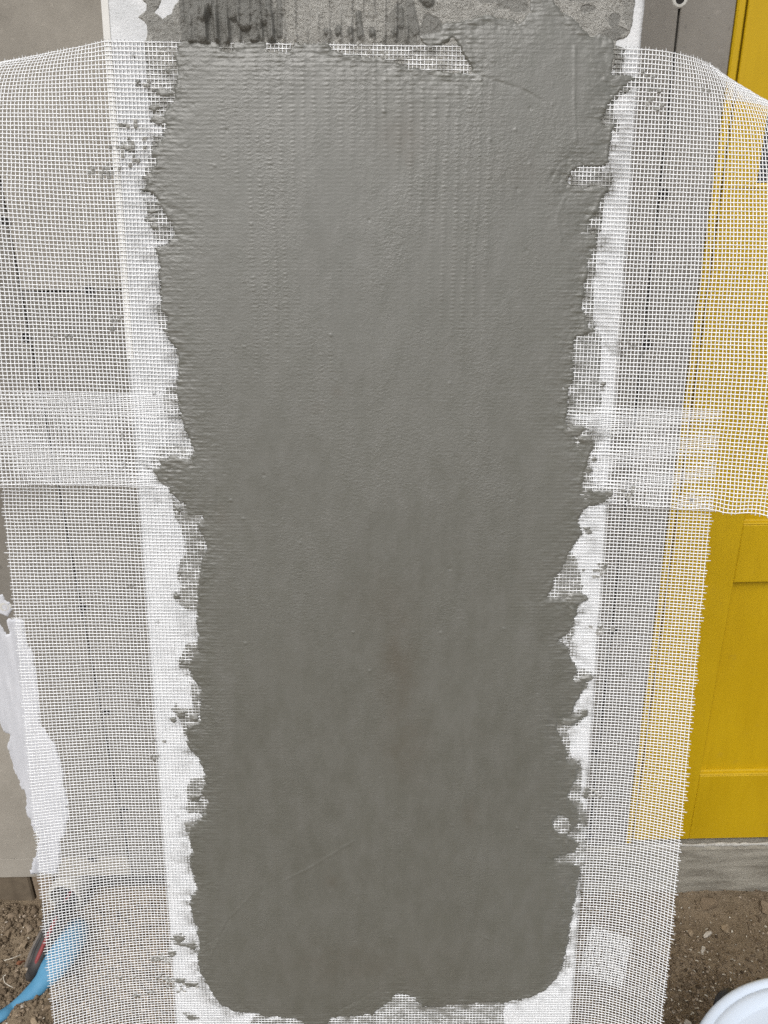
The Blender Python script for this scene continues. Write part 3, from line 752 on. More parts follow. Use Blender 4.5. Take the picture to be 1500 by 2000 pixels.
# the older sandy render above the mesh, with notch-trowel ridges and wet lumps
def build_base():
    g = 0.0009
    t0, t1 = st(730, -560)[1], st(730, 150)[1]
    ss = np.arange(-HW, HW, g * 1.2); ts = np.arange(t0, t1, g * 1.2)
    S, T = np.meshgrid(ss, ts)
    poly = [(240, -600), (268, -100), (275, 0), (283, 10), (285, 20), (266, 33), (283, 50), (282, 85), (292, 150), (1200, 150), (1208, 83), (1228, 73), (1236, 50), (1242, 26), (1241, 0), (1290, -600)]
    sdv = sdist(S, T, stp(poly)) + 0.009 * fbm(S * 75, T * 75, 4, 5)
    hole = [(318, -60), (320, 0), (306, 25), (318, 35), (335, 22), (347, 0), (352, -60)]
    sdv = np.minimum(sdv, -sdist(S, T, stp(hole)) + 0.006 * fbm(S * 110, T * 150, 3, 6))
    tile = 0.0022 * fbm(S * 270, T * 270, 3, 7) * (0.4 + 1.2 * vnoise(S * 30, T * 30, 15)) + 0.0010 * fbm(S * 50, T * 40, 3, 9)
    H = -0.002 + (0.002 + 0.0016) * sstep((sdv + 0.001) / 0.004) + np.where(sdv > 0.002, tile, 0)
    wet = np.zeros(S.shape)
    # teeth of the notched trowel: ridges 14 mm apart in the middle part
    ph = (S + 0.0016 * fbm(S * 20, T * 25, 2, 11)) / 0.0138
    rid = np.maximum(0, np.cos(2 * math.pi * ph)) ** 2
    band = sstep((S - st(370, 40)[0]) / 0.03) * sstep((st(840, 40)[0] - S) / 0.03)
    br = sstep((fbm(S * 40, T * 22, 3, 13) + 0.12) / 0.2)
    H += np.where(sdv > 0.003, 0.0048 * rid * band * br * sstep((st(600, 88)[1] - T) / 0.006), 0)
    # wet drips and lumps
    drips = [([(388, -60), (384, 20), (376, 50), (378, 84)], 9, 1.3), ([(402, -60), (400, 10), (394, 40), (396, 62), (398, 84), (404, 92)], 11, 2.6), ([(412, -60), (409, 15), (400, 38)], 8, 2.2),
             ([(416, 12), (421, 45), (424, 75), (430, 90)], 6, 2.0), ([(466, -60), (472, 0), (478, 30), (481, 44)], 17, 3.0), ([(498, -30), (502, 20), (503, 48), (500, 66), (498, 78)], 9, 3.0),
             ([(525, -60), (524, 10), (526, 40), (529, 60), (531, 80)], 7, 2.4), ([(700, 30), (702, 60), (703, 71)], 6, 1.8), ([(660, 58), (660, 66)], 6, 1.6), ([(726, 62), (727, 68)], 6, 1.5), ([(772, 62), (772, 67)], 6, 1.5),
             ([(828, -5), (838, 4)], 11, 2.4), ([(432, -60), (436, 10), (440, 50), (444, 84)], 8, 1.6), ([(452, -60), (455, 0), (458, 34)], 9, 2.0), ([(512, -60), (514, 10), (517, 44)], 7, 2.0), ([(545, -60), (546, 20), (548, 70)], 6, 1.4), ([(366, -60), (369, 20), (372, 84)], 6, 1.6), ([(800, 10), (806, 40), (812, 62)], 9, 1.4), ([(780, 20), (782, 50)], 7, 1.3), ([(637, 62), (637, 66)], 5, 1.2), ([(352, -40), (358, 30), (362, 80)], 5, 1.2), ([(682, 62), (683, 66)], 5, 1.3)]
    for k, (L, r, hgt) in enumerate(drips):
        P = stp(L)
        rm = r * 0.00063
        d = pldist(S + 0.003 * fbm(S * 60, T * 45, 3, k + 20), T, P)
        H += np.where(sdv > 0, 0.0030 * hgt * sstep((st(600, 92)[1] - T) / 0.006) * np.sqrt(np.clip(1 - (d / rm) ** 2, 0, 1)) * (0.8 + fbm(S * 90, T * 70, 2, k)), 0)
        wet = np.maximum(wet, sstep((1.35 - d / rm) / 0.4))
    for (x, y, a, b, k) in ((420, 40, 75, 80, 0.95), (500, 45, 50, 75, 0.95), (540, 60, 20, 50, 0.8), (690, 72, 12, 20, 0.7), (640, 76, 12, 16, 0.6), (780, 30, 30, 30, 0.7), (800, 60, 22, 40, 0.85), (760, 85, 14, 14, 0.7), (840, 60, 24, 46, 0.9), (1150, 18, 14, 8, 0.8), (1198, 40, 12, 18, 0.9),
                            (1200, 72, 28, 18, 0.9), (1130, -2, 60, 7, 0.7), (1215, 62, 16, 16, 0.8), (960, -4, 30, 20, 0.8), (1000, 8, 40, 22, 0.8), (310, 50, 40, 50, 0.55), (350, 60, 40, 50, 0.4), (1230, 30, 12, 50, 0.55)):
        c = st(x, y); e = st(x + a, y + b) - c
        d2 = np.sqrt(((S - c[0]) / e[0]) ** 2 + ((T - c[1]) / e[1]) ** 2) + 1.3 * fbm(S * 55, T * 55, 4, 77)
        wet = np.maximum(wet, k * sstep((1.0 - d2) / 0.25))
    # smoother paler skim on the right
    field_mesh('sandy_base_coat', S, T, H, M_BASE, {'wet': np.clip(wet, 0, 1)})
build_base()

# ------------------------------------------------------------------ glass fibre mesh sheets
def thread_family(P, Nn, axis, width, thick, seg_ok, stain):
    """P (nr,nc,3). axis=1: threads run along columns index, axis=0: along rows. returns verts, quads, stain"""
    T = np.gradient(P, axis=axis)
    T /= np.linalg.norm(T, axis=-1, keepdims=True) + 1e-12
    B = np.cross(Nn, T); B /= np.linalg.norm(B, axis=-1, keepdims=True) + 1e-12
    nr, nc = P.shape[:2]
    wv = width[..., None] if hasattr(width, 'shape') else width
    off = [B * wv * 0.5, Nn * thick * 0.5, -B * wv * 0.5, -Nn * thick * 0.5]
    V = np.stack([P + o for o in off], 2).reshape(-1, 3)
    idx = np.arange(nr * nc).reshape(nr, nc)
    if axis == 1: a, b = idx[:, :-1][seg_ok], idx[:, 1:][seg_ok]
    else: a, b = idx[:-1][seg_ok], idx[1:][seg_ok]
    Q = [np.stack([a * 4 + k, a * 4 + (k + 1) % 4, b * 4 + (k + 1) % 4, b * 4 + k], -1) for k in range(4)]
    # caps at loose ends
    cnt = np.zeros(nr * nc, int); np.add.at(cnt, a, 1); np.add.at(cnt, b, 1)
    e = np.nonzero(cnt == 1)[0]
    Q.append(np.stack([e * 4, e * 4 + 1, e * 4 + 2, e * 4 + 3], -1))
    Q = np.concatenate(Q)
    used, inv = np.unique(Q, return_inverse=True)
    return V[used], inv.reshape(Q.shape), np.repeat(stain.ravel(), 4)[used]
def build_sheet(name, label, S0, T0, N0, wid_weft, wid_warp, seed, clip_fn=None, fill=()):
    """S0,T0,N0 (nr,nc) grid of crossings incl. one outer stub row/column on every side"""
    nr, nc = S0.shape
    rj = np.random.default_rng(seed)
    S = S0 + 0.00014 * rj.standard_normal((nr, nc)) + 0.0005 * fbm(S0 * 30, T0 * 30, 3, seed) + (0.00018 * rj.standard_normal(nc))[None]
    T = T0 + 0.00013 * rj.standard_normal((nr, nc)) + 0.0008 * fbm(S0 * 16, T0 * 26, 3, seed + 5) + (0.00014 * rj.standard_normal(nr))[:, None]
    T[0] += (T[1] - T[0]) * rj.uniform(-0.4, 0.7, nc); T[-1] += (T[-2] - T[-1]) * rj.uniform(-0.4, 0.7, nc)
    S[:, 0] += (S[:, 1] - S[:, 0]) * rj.uniform(-0.35, 0.7, nr); S[:, -1] += (S[:, -2] - S[:, -1]) * rj.uniform(-0.35, 0.7, nr)
    N = N0 + 0.0005 * fbm(S0 * 60, T0 * 60, 2, seed + 9)
    P = world(S, T, N)
    du = np.gradient(P, axis=1); dv = np.gradient(P, axis=0)
    Nn = np.cross(dv, du); Nn /= np.linalg.norm(Nn, axis=-1, keepdims=True)
    Nn *= np.sign((Nn * eN).sum(-1, keepdims=True))
    oncol = (np.abs(S) < HW + 0.003)
    H = np.where(oncol, sample(MF.H, S, T), -9.0); D = np.where(oncol, sample(MF.sdF, S, T), -0.05 - np.maximum(np.abs(S) - HW, 0))
    vis = (H < N + 0.0012) & (T > T_TOP)
    st_ = np.clip(1.2 * np.exp(np.clip(D, -1, 0) / 0.015) * (fbm(S * 55, T * 110, 3, seed + 3) + 0.06) / 0.26, 0, 1)
    st_ = np.where((H > N - 0.0006) & oncol & (D < 0.01), np.maximum(st_, 0.55 * (H > N - 0.0002)), st_)
    st_ = np.maximum(st_, 0.55 * (fbm(S * 40, T * 55, 3, seed + 15) > 0.33) * (D > -0.09))
    root = thing(name, label, 'mesh sheet', tuple(P[nr // 2, nc // 2]))
    ok = vis[1:-1, :-1] | vis[1:-1, 1:]
    A = thread_family(P[1:-1] + Nn[1:-1] * 0.00025, Nn[1:-1], 1, wid_weft, 0.0009, ok, st_[1:-1])
    obj_from_mesh('weft_threads', np_mesh('weft_threads', A[0], A[1], {'stain': A[2]}), M_MESH, root, 'stuff')
    ok = vis[:-1, 1:-1] | vis[1:, 1:-1]
    A = thread_family(P[:, 1:-1] - Nn[:, 1:-1] * 0.00025, Nn[:, 1:-1], 0, wid_warp, 0.0009, ok, st_[:, 1:-1])
    obj_from_mesh('warp_threads', np_mesh('warp_threads', A[0], A[1], {'stain': A[2]}), M_MESH, root, 'stuff')
    # mortar caught in single cells
    cells = []
    for (x, y, n) in fill:
        q = st(x, y)
        d = np.hypot(S - q[0], T - q[1])
        i, j = np.unravel_index(np.argmin(d), d.shape)
        for _ in range(n):
            ii, jj = i + int(rj.normal(0, 0.25 * n ** 0.5 + 0.3)), j + int(rj.normal(0, 0.5 * n ** 0.5 + 0.5))
            if 1 <= ii < nr - 2 and 1 <= jj < nc - 2: cells.append((ii, jj))
    cells = sorted(set(cells))
    if cells:
        V, Q, wv = [], [], []
        for ii, jj in cells:
            c = [P[ii, jj], P[ii, jj + 1], P[ii + 1, jj + 1], P[ii + 1, jj]]
            mid = sum(c) / 4; c = [p + (mid - p) * rj.uniform(-0.25, 0.35) for p in c]
            nn = Nn[ii, jj]; m = sum(c) / 4; k = len(V)
            V += [p + nn * 0.0003 for p in c] + [p + (m - p) * rj.uniform(0.2, 0.6) + nn * rj.uniform(0.0006, 0.0022) for p in c]; wv += [rj.uniform(0.1, 0.7)] * 8
            Q += [(k + a, k + (a + 1) % 4, k + 4 + (a + 1) % 4, k + 4 + a) for a in range(4)] + [(k + 4, k + 5, k + 6, k + 7)]
        me = np_mesh('mortar_crumbs', np.array(V), np.array(Q), {'wet': np.array(wv)}, np.array(V)[:, :2], False)
        obj_from_mesh('mortar_crumbs', me, M_BASE, root, 'stuff')
    return P

# upper sheet ---------------------------------------------------------
A_W = W_ / 136.0; A_H = A_W * 1.065
tU0 = st(729, 90)[1]; tU1 = st(729, 962)[1]
nU = int(round((tU1 - tU0) / A_H)) + 1
nl, nrr = 46, 60
ci = np.arange(-nl, 136 + nrr + 1)
def with_stubs(v, stub):
    return np.concatenate([[v[0] - (v[1] - v[0]) * stub], v, [v[-1] + (v[-1] - v[-2]) * stub]])
su = with_stubs(ci * A_W - HW, 0.5)
vu = with_stubs(np.arange(nU) * A_H, 0.55)
SU, VU = np.meshgrid(su, vu)
prog = VU / (nU * A_H)
TU = tU0 + VU + SU * (0.010 + 0.026 * prog)
uL = np.maximum(-HW - SU, 0); uR = np.maximum(SU - HW, 0)
vv = np.maximum(VU, 0)
NU = 0.0019 - 0.50 * uL * np.exp(-vv / 0.035) - 1.42 * uR ** 1.6 * np.exp(-vv / 0.060) \
    + 1.1 * uL ** 2 * sstep((vv - 0.05) / 0.2) + 0.9 * uR ** 2 * sstep((vv - 0.12) / 0.3)
NU += np.where(uL + uR > 0, 0.002 * np.minimum((uL + uR) / 0.03, 1) * sstep((vv - 0.3) / 0.1), 0)
NU += np.minimum((uL + uR) / 0.05, 1) * 0.010 * fbm(SU * 9, TU * 14, 2, 91)
TU += np.where(uR > 0.06, 0.0016 * np.sin(SU * 110 + VU * 40) * sstep((prog - 0.93) / 0.05) * sstep((uR - 0.06) / 0.05), 0)
SUc = SU - np.where(uR > 0, 1.2 * uR ** 2 * np.exp(-vv / 0.06), 0)
build_sheet('fibreglass_mesh', 'upper sheet of white fibreglass mesh whose top corners droop beside the pillar', SUc, TU, NU, 0.00136, 0.00126, 101,
            fill=((212, 331, 16), (196, 333, 5), (247, 243, 5), (250, 285, 14), (213, 625, 7), (160, 190, 1), (1392, 160, 2), (1262, 170, 6), (1270, 200, 6), (1265, 140, 3), (1338, 965, 3), (1215, 960, 8), (285, 160, 8), (262, 310, 5), (133, 650, 3)))
# lower sheet ---------------------------------------------------------
B_W = W_ / 124.0; B_H = B_W * 0.905
tL0 = st(729, 785)[1]; tL1 = st(729, 2075)[1]
nL = int(round((tL1 - tL0) / B_H)) + 1
cj = np.arange(-35, 124 + 26 + 1)
sl = with_stubs(cj * B_W - HW, 0.6)
vl = with_stubs(np.arange(nL) * B_H, 0.6)
SL, VL = np.meshgrid(sl, vl)
prog = VL / (nL * B_H)
TL = tL0 + VL + SL * (0.024 * (1 - prog) ** 2)
pr2 = (TL - st(729, 1000)[1]) / (st(729, 2000)[1] - st(729, 1000)[1])
uL = np.maximum(-HW - SL, 0); uR = np.maximum(SL - HW, 0)
NL = 0.0014 + uL ** 2 * (1.2 * np.clip(pr2, 0, 1.2) ** 1.2) + uR ** 2 * (0.55 + 2.1 * np.clip(pr2, 0, 1.2) ** 1.3)
SL2 = SL + (2.4 * np.clip(pr2, 0, 1.2) ** 1.2) ** 2 * uL ** 3 / 6 - (1.1 + 4.2 * np.clip(pr2, 0, 1.2) ** 1.3) ** 2 * uR ** 3 / 6
NL += np.minimum((uL + uR) / 0.05, 1) * 0.007 * fbm(SL * 9, TL * 7, 2, 95)
NL -= 0.004 * np.minimum((uL + uR) / 0.03, 1) * sstep((st(729, 1000)[1] - TL) / 0.03)
jag = np.zeros_like(SL); jag[:, 0] = -0.003 * RNG.random(len(vl)); jag[:, -1] = 0.003 * RNG.random(len(vl))
build_sheet('fibreglass_mesh', 'lower sheet of white fibreglass mesh flaring out towards the soil on both sides', SL2 + jag, TL, NL, 0.00140, 0.00098, 202,
            fill=((318, 1862, 12), (330, 1868, 10), (325, 1908, 12), (350, 1920, 12), (300, 1470, 5), (297, 1445, 3), (1165, 1110, 10), (1172, 1225, 10), (1150, 1552, 8), (262, 1935, 3), (238, 1900, 4), (295, 1930, 3), (1180, 1108, 4)))

# offcut of mesh lying on the soil behind the lower sheet
def scrap():
    c = on_z(1186, 1870, 0.012)
    n, p = 18, 0.0054
    ang = math.radians(-27)
    g = (np.arange(n) - n / 2) * p
    g2 = (np.arange(24) - 12) * p
    A, B = np.meshgrid(g, g2)
    X = c[0] + A * math.cos(ang) - B * math.sin(ang); Y = c[1] + A * math.sin(ang) + B * math.cos(ang)
    Z = np.maximum(ground_h(X, Y), 0.0) + 0.014 + 0.012 * fbm(X * 14, Y * 14, 2, 3)
    P = np.stack([X, Y, Z], -1)
    Nn = np.zeros_like(P); Nn[..., 2] = 1
    root = thing('mesh_offcut', 'small square offcut of white mesh lying on soil behind the lower mesh sheet', 'mesh offcut', tuple(c))
    a = thread_family(P, Nn, 1, 0.0020, 0.0008, np.ones((24, n - 1), bool), np.zeros((24, n)))
    obj_from_mesh('weft_threads', np_mesh('weft_threads', a[0], a[1], {'stain': a[2]}), M_MESH, root, 'stuff')
    P2 = P.copy(); P2[..., 2] -= 0.0006
    a = thread_family(P2, Nn, 0, 0.0019, 0.0008, np.ones((23, n), bool), np.zeros((24, n)))
    obj_from_mesh('warp_threads', np_mesh('warp_threads', a[0], a[1], {'stain': a[2]}), M_MESH, root, 'stuff')
scrap()

# ------------------------------------------------------------------ soil crumbs, stones, chips
ICO = bmesh.new(); bmesh.ops.create_icosphere(ICO, subdivisions=1, radius=1)
ICO_V = np.array([v.co[:] for v in ICO.verts]); ICO_F = np.array([[v.index for v in f.verts] for f in ICO.faces]); ICO.free()
IC2 = bmesh.new(); bmesh.ops.create_icosphere(IC2, subdivisions=2, radius=1)
IC2_V = np.array([v.co[:] for v in IC2.verts]); IC2_F = np.array([[v.index for v in f.verts] for f in IC2.faces]); IC2.free()
def lumps(name, n, rmin, rmax, power, region, base_v, base_f, mat, rough=0.28, tone=None, flat=0.75, seed=3):
    r_ = np.random.default_rng(seed)
    P = []
    while len(P) < n:
        x = r_.uniform(region[0], region[1]); y = r_.uniform(region[2], region[3])
        dens = fbm(np.array(x * 5.), np.array(y * 5.), 3, seed) + 0.5
        if r_.random() < np.clip(dens * 1.7 - 0.35, 0.08, 1): P.append((x, y))
    P = np.array(P)
    R = rmin * (rmax / rmin) ** (r_.random(n) ** power)
    k = len(base_v)
    dirs = base_v[None] * (1 + rough * r_.standard_normal((n, k, 1)))
    sc = R[:, None, None] * r_.uniform(0.7, 1.3, (n, 1, 3)); sc[..., 2] *= flat
    an = r_.uniform(0, 6.28, n); ca, sa = np.cos(an), np.sin(an)
    v = dirs * sc
    vx = v[..., 0] * ca[:, None] - v[..., 1] * sa[:, None]; vy = v[..., 0] * sa[:, None] + v[..., 1] * ca[:, None]
    Z = ground_h(P[:, 0], P[:, 1]) + R * 0.3
    V = np.stack([vx + P[:, 0:1], vy + P[:, 1:2], v[..., 2] + Z[:, None]], -1).reshape(-1, 3)
    Q = (base_f[None] + (np.arange(n) * k)[:, None, None]).reshape(-1, 3)
    tn = np.repeat(tone(r_, n), k)
    o = obj_from_mesh(name, np_mesh(name, V, Q, {'tone': tn}, None, True), mat)
    return o
TN = lambda r, n: np.where(r.random(n) < 0.03, r.uniform(0.9, 1.0, n), np.clip(r.normal(0.5, 0.2, n), 0, 0.9))
CR = [lumps('soil_crumbs', n, 0.0011, rm, 1.25, reg, ICO_V, ICO_F, M_CLOD, rough=0.32, tone=TN, seed=sd_)
      for n, rm, reg, sd_ in ((30000, 0.0050, (-1.2, -0.42, 0.66, 1.43), 3), (20000, 0.0046, (0.34, 1.22, 0.66, 1.43), 13), (5000, 0.006, (-0.42, 0.34, 0.66, 1.43), 23))]
for o, wd in zip(CR, ('crumbly brown soil around the blue pipe at lower left', 'dusty brown soil crumbs below the concrete plinth at lower right', 'brown soil crumbs at the foot of the pillar')):
    tag(o, wd, None, None, 'stuff')
o = lumps('soil_clods', 1800, 0.0035, 0.0105, 2.4, (-1.25, -0.3, 0.66, 1.41), IC2_V, IC2_F, M_CLOD, rough=0.2, tone=lambda r, n: np.clip(r.normal(0.48, 0.15, n), 0, 0.9), seed=5)
tag(o, 'rounded brown clods of earth lying in the loose soil', None, None, 'stuff')
def chips():
    r_ = np.random.default_rng(9)
    V, Q = [], []
    for _ in range(1500):
        x = r_.uniform(0.45, 1.35) if r_.random() < 0.7 else r_.uniform(-1.3, -0.3); y = r_.uniform(0.7, 1.38)
        L, w_, h = r_.uniform(0.0009, 0.0042), r_.uniform(0.0006, 0.0016), 0.0005
        if r_.random() < 0.06: L *= 2.2
        a = r_.uniform(0, 3.14); z = float(ground_h(np.array(x), np.array(y))) + r_.uniform(0.002, 0.006)
        tl = r_.normal(0, 0.35)
        ax = np.array([math.cos(a) * math.cos(tl), math.sin(a) * math.cos(tl), math.sin(tl)]); bx = np.array([-math.sin(a), math.cos(a), 0]); cx = np.cross(ax, bx)
        k = len(V); c = np.array([x, y, z])
        for sx, sy, sz in ((-1, -1, -1), (1, -1, -1), (1, 1, -1), (-1, 1, -1), (-1, -1, 1), (1, -1, 1), (1, 1, 1), (-1, 1, 1)):
            V.append(c + ax * L * sx * (0.7 + 0.3 * sy) + bx * w_ * sy + cx * h * sz)
        Q += [(k + a_, k + b_, k + c_, k + d_) for a_, b_, c_, d_ in ((0, 3, 2, 1), (4, 5, 6, 7), (0, 1, 5, 4), (1, 2, 6, 5), (2, 3, 7, 6), (3, 0, 4, 7))]
    o = obj_from_mesh('debris_chips', np_mesh('debris_chips', np.array(V), np.array(Q), None, None, False), M_CHIP)
    tag(o, 'pale wood and plaster chips strewn over the soil', None, None, 'stuff')
chips()
def stone(px, py, r, mat, label, sq=(1, 0.8, 0.7), group=None, seed=0):
    c = on_z(px, py, 0.006)
    rr = np.random.default_rng(seed + int(px))
    bm = bmesh.new(); bmesh.ops.create_icosphere(bm, subdivisions=2, radius=r)
    offs = [Vector(rr.normal(0, 1, 3)).normalized() for _ in range(7)]
    for v in bm.verts:
        n = v.co.normalized()
        for o_ in offs:
            k = n.dot(o_)
            if k > 0.62: v.co -= o_ * r * (k - 0.62) * 1.0
        v.co = Vector((v.co.x * sq[0], v.co.y * sq[1], v.co.z * sq[2]))
    for v in bm.verts: v.co *= 1 + 0.10 * rr.standard_normal()
    me = bpy.data.meshes.new('stone'); bm.to_mesh(me); bm.free()
    me.attributes.new('tone', 'FLOAT', 'POINT').data.foreach_set('value', np.full(len(me.vertices), 0.55, np.float32))
    o = obj_from_mesh('stone', me, mat)
    o.location = (c[0], c[1], float(ground_h(np.array(c[0]), np.array(c[1]))) + r * 0.25)
    o.rotation_euler = (rr.uniform(-0.4, 0.4), rr.uniform(-0.4, 0.4), rr.uniform(0, 6))
    tag(o, label, 'stone', group)
GS = 'stones lying on the soil'
stone(46, 1846, 0.014, M_STONE, 'tan angular stone lying left of the black cable', group=GS)
stone(39, 1874, 0.010, M_BRICK, 'small brick red stone just below the tan stone on the soil', group=GS)
stone(18, 1822, 0.015, M_CLOD, 'grey brown clod of earth near the left photo edge above the cable', group=GS)
stone(22, 1908, 0.012, M_CLOD, 'round brown clod of earth left of the buried blue pipe', group=GS)
stone(66, 1990, 0.012, M_STONE, 'orange tan stone below the blue pipe near the photo bottom', group=GS)
stone(97, 1968, 0.019, M_CLOD, 'large rounded clod of earth between blue pipe and mesh edge', group=GS)
stone(1343, 1997, 0.014, M_PALE, 'pale beige pebble between mesh edge and white tub', group=GS)
stone(1382, 1775, 0.026, M_CLOD, 'large lump of earth against the foot of the concrete plinth', group=GS)
stone(1490, 1780, 0.024, M_CLOD, 'grey lump of earth under the plinth at the right photo edge', group=GS)
stone(1416, 1816, 0.015, M_STONE, 'brown tan stone among white chips below the plinth', group=GS)
stone(1373, 1855, 0.012, M_PALE, 'pale flat chip of stone above the white tub', sq=(1, 0.7, 0.4), group=GS)
stone(1382, 1826, 0.012, M_PALE, 'white irregular fragment midway between plinth and white tub', sq=(0.7, 1, 0.4), group=GS)
stone(1347, 1823, 0.011, M_STONE, 'small brown stone beside the mesh right edge below the plinth', group=GS)

# ------------------------------------------------------------------ pipes and cables at lower left
def pvc():
    c = on_y(126, 1754, WY - 0.022)
    root = thing('drain_pipe', 'off white plastic pipe end behind the mesh with cables coming out', 'pipe', tuple(c))
    R, r = 0.044, 0.036
    d = Vector((0.10, 1, -0.02)).normalized()
    a = d.cross(Vector((0, 0, 1))).normalized(); b = a.cross(d)
    seg = 32
    bm = bmesh.new()
    rings = []
    for rad, off in ((R, 0.16), (R, 0.0), (r, 0.0), (r, 0.15)):
        rings.append([bm.verts.new(Vector(c) + d * off + a * math.cos(2 * math.pi * k / seg) * rad + b * math.sin(2 * math.pi * k / seg) * rad) for k in range(seg)])
    for p, q in zip(rings[:-1], rings[1:]):
        for k in range(seg): bm.faces.new((p[k], p[(k + 1) % seg], q[(k + 1) % seg], q[k]))
    bm_obj('pipe_wall', bm, M_PVC, root)
    bm = bmesh.new()
    bm.faces.new([bm.verts.new(Vector(c) + d * 0.149 + a * math.cos(2 * math.pi * k / seg) * r + b * math.sin(2 * math.pi * k / seg) * r) for k in range(seg)])
    bm_obj('dark_inside', bm, M_DARK, root)
    return Vector(c), d
pc, pd = pvc()
def gz(px, py, up):
    p = on_z(px, py, up)
    return p
def cable(pts, rad, mat, name, label, sq=None, group=None, stripe=None):
    P = catmull(pts, 8)
    o = obj_from_mesh(name, tube_mesh(name, P, rad, 10, True, sq), mat)
    tag(o, label, 'cable', group)
    if stripe:
        pp = [np.array(p) + np.array([0.002, -0.005, rad * 0.72]) for p in P]
        me = tube_mesh('red_stripe', pp, 0.0052, 8)
        so = bpy.data.objects.new('red_stripe', me); C.objects.link(so); me.materials.append(M_RED); so.parent = o
GC = 'cables from the drain pipe'
inside = np.array(pc + pd * 0.10)
cable([inside + [0.006, 0, -0.012], np.array(pc) + [0.004, -0.02, -0.010], on_z(113, 1795, 0.085), on_z(98, 1825, 0.080), on_z(83, 1858, 0.066), on_z(72, 1884, 0.048), on_z(66, 1898, 0.020), on_z(62, 1906, -0.02)], 0.0155, M_CABLE, 'cable', 'thick black cable with a red stripe beside the blue pipe', None, GC, True)
cable([inside + [-0.02, 0, -0.02], np.array(pc) + [-0.018, -0.02, -0.02], on_z(98, 1795, 0.05), on_z(80, 1822, 0.04), on_z(62, 1858, 0.024), on_z(54, 1880, 0.004), on_z(50, 1890, -0.012)], 0.0048, mat_plain('grey_brown_cable', (0.10, 0.085, 0.075), (0.17, 0.15, 0.13), 40, 0.7), 'cable', 'thin grey brown cable left of the thick striped cable', None, GC)
cable([inside + [-0.012, 0, 0.0], np.array(pc) + [-0.012, -0.02, -0.006], on_z(102, 1792, 0.062), on_z(86, 1818, 0.052), on_z(70, 1850, 0.034), on_z(60, 1878, 0.014), on_z(55, 1892, -0.012)], 0.0042, M_CABLE, 'cable', 'thin dark cable between the striped cable and the grey cable', None, GC)
def blue_pipe():
    P = catmull([on_z(150, 1808, -0.02), on_z(143, 1828, 0.030), on_z(126, 1856, 0.046), on_z(104, 1889, 0.042), on_z(80, 1921, 0.026), on_z(52, 1948, 0.012), on_z(26, 1968, 0.002), on_z(8, 1981, 0.006), on_z(-12, 1992, 0.002), on_z(-60, 2020, -0.03)], 9)
    n = len(P)
    rad = [0.026 + 0.011 * math.sin(min(1, i / (n * 0.42)) * math.pi) - 0.013 * max(0, min(1, (i / n - 0.35) / 0.3)) for i in range(n)]
    o = obj_from_mesh('blue_pipe', tube_mesh('blue_pipe', P, rad, 20, True, 0.8), M_BLUE)
    tag(o, 'bright blue plastic pipe half buried in soil at lower left', 'pipe')
blue_pipe()
def scrap_bit():
    P = catmull([on_z(61, 1893, 0.03), on_z(67, 1891, 0.034), on_z(72, 1896, 0.03), on_z(77, 1894, 0.028)], 5)
    o = obj_from_mesh('plastic_scrap', tube_mesh('plastic_scrap', P, [0.005, 0.0055, 0.006, 0.006, 0.005, 0.0045, 0.005, 0.006, 0.006, 0.0055, 0.006, 0.007, 0.0065, 0.006, 0.005, 0.004][:len(P)], 8), M_SMEAR)
    tag(o, 'small white plastic scrap at the end of the striped cable', 'scrap')
scrap_bit()
def twig(pts, r, label):
    P = catmull([on_z(a, b, z) for a, b, z in pts], 6)
    o = obj_from_mesh('straw', tube_mesh('straw', P, r, 6), M_CHIP)
    tag(o, label, 'straw', 'bits of straw on the soil')
twig([(6, 1905, 0.012), (9, 1918, 0.013), (16, 1924, 0.016), (26, 1929, 0.01)], 0.0009, 'curled pale straw lying left of the blue pipe')
twig([(8, 1876, 0.012), (25, 1871, 0.016), (41, 1864, 0.012)], 0.0009, 'short straight pale straw beside the brick red stone')
twig([(46, 1739, 0.03), (52, 1742, 0.03), (57, 1743, 0.028)], 0.001, 'tiny pale straw at the foot of the timber bearer')

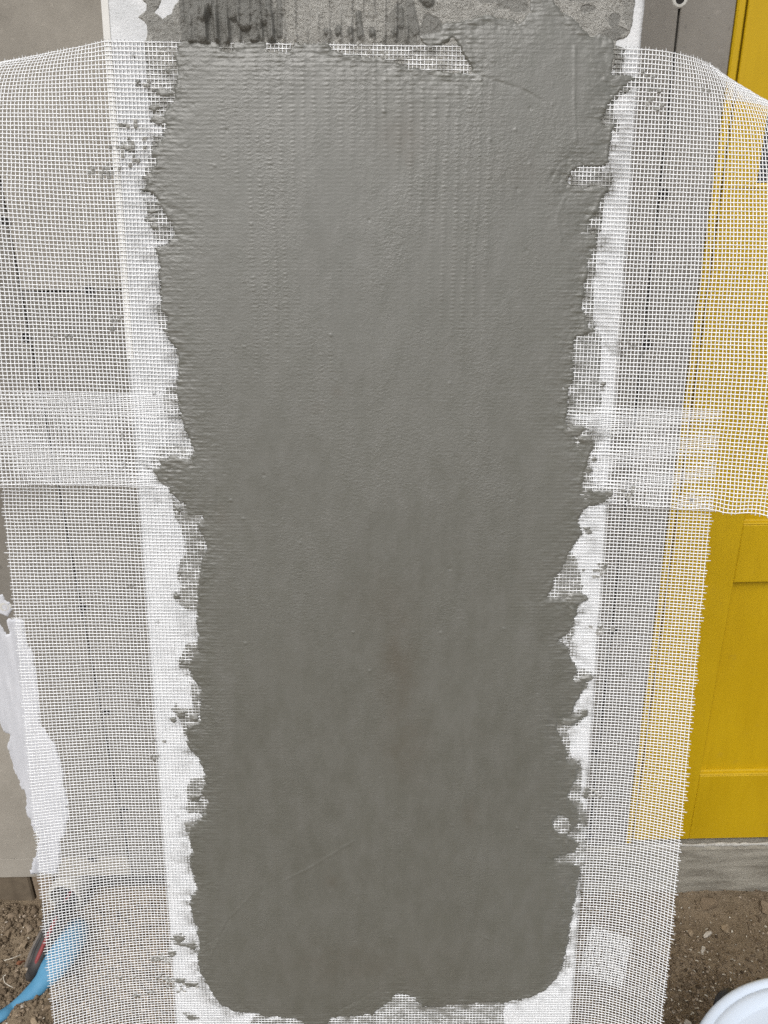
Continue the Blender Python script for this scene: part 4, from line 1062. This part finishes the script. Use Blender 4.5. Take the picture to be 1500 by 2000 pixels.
# ------------------------------------------------------------------ white tub at lower right
def tub():
    zl = 0.43
    pts = [(1500, 1905), (1458, 1917), (1430, 1930), (1402, 1950), (1380, 1973), (1365, 1998)]
    q = np.array([on_z(a, b, zl)[:2] for a, b in pts])
    A = np.c_[2 * q, np.ones(len(q))]; bb = (q ** 2).sum(1)
    sol = np.linalg.lstsq(A, bb, rcond=None)[0]
    cx, cy = sol[:2]; R = math.sqrt(sol[2] + cx * cx + cy * cy)
    root = thing('plastic_tub', 'round white plastic tub with a lid at the lower right corner', 'tub', (cx, cy, 0))
    seg = 96
    def lathe(name, prof, mat, closed_top=False):
        bm = bmesh.new(); rings = []
        for r, z in prof:
            rings.append([bm.verts.new((cx + math.cos(2 * math.pi * k / seg) * r, cy + math.sin(2 * math.pi * k / seg) * r, z)) for k in range(seg)])
        for a, b in zip(rings[:-1], rings[1:]):
            for k in range(seg): bm.faces.new((a[k], a[(k + 1) % seg], b[(k + 1) % seg], b[k]))
        if closed_top: bm.faces.new(rings[-1])
        return bm_obj(name, bm, mat, root, None, True)
    lathe('tub_body', [(R * 0.80, 0.0), (R * 0.82, 0.004), (R * 0.945, zl - 0.05), (R * 0.965, zl - 0.05), (R * 0.965, zl - 0.022)], M_TUB)
    lathe('lid', [(R * 0.985, zl - 0.028), (R * 0.998, zl - 0.024), (R, zl - 0.008), (R * 0.992, zl - 0.002), (R * 0.975, zl), (R * 0.952, zl - 0.001), (R * 0.940, zl - 0.005), (R * 0.935, zl - 0.006),
                  (R * 0.928, zl - 0.004), (R * 0.90, zl - 0.005), (R * 0.865, zl - 0.008), (R * 0.85, zl - 0.013), (R * 0.842, zl - 0.014), (R * 0.6, zl - 0.014), (R * 0.2, zl - 0.013), (R * 0.01, zl - 0.013)], M_TUB, True)
    # black handle boss on the rim
    p = on_z(1414, 1941, zl - 0.035)
    d = Vector((p[0] - cx, p[1] - cy, 0)).normalized()
    b0 = Vector((cx, cy, 0)) + d * (R * 0.955)
    Pp = [b0 + Vector((0, 0, zl - 0.045)) + d * o_ for o_ in (-0.002, 0.016, 0.026, 0.031)]
    obj_from_mesh('handle_boss', tube_mesh('handle_boss', Pp, [0.024, 0.024, 0.022, 0.014], 20), M_CABLE, root)
tub()
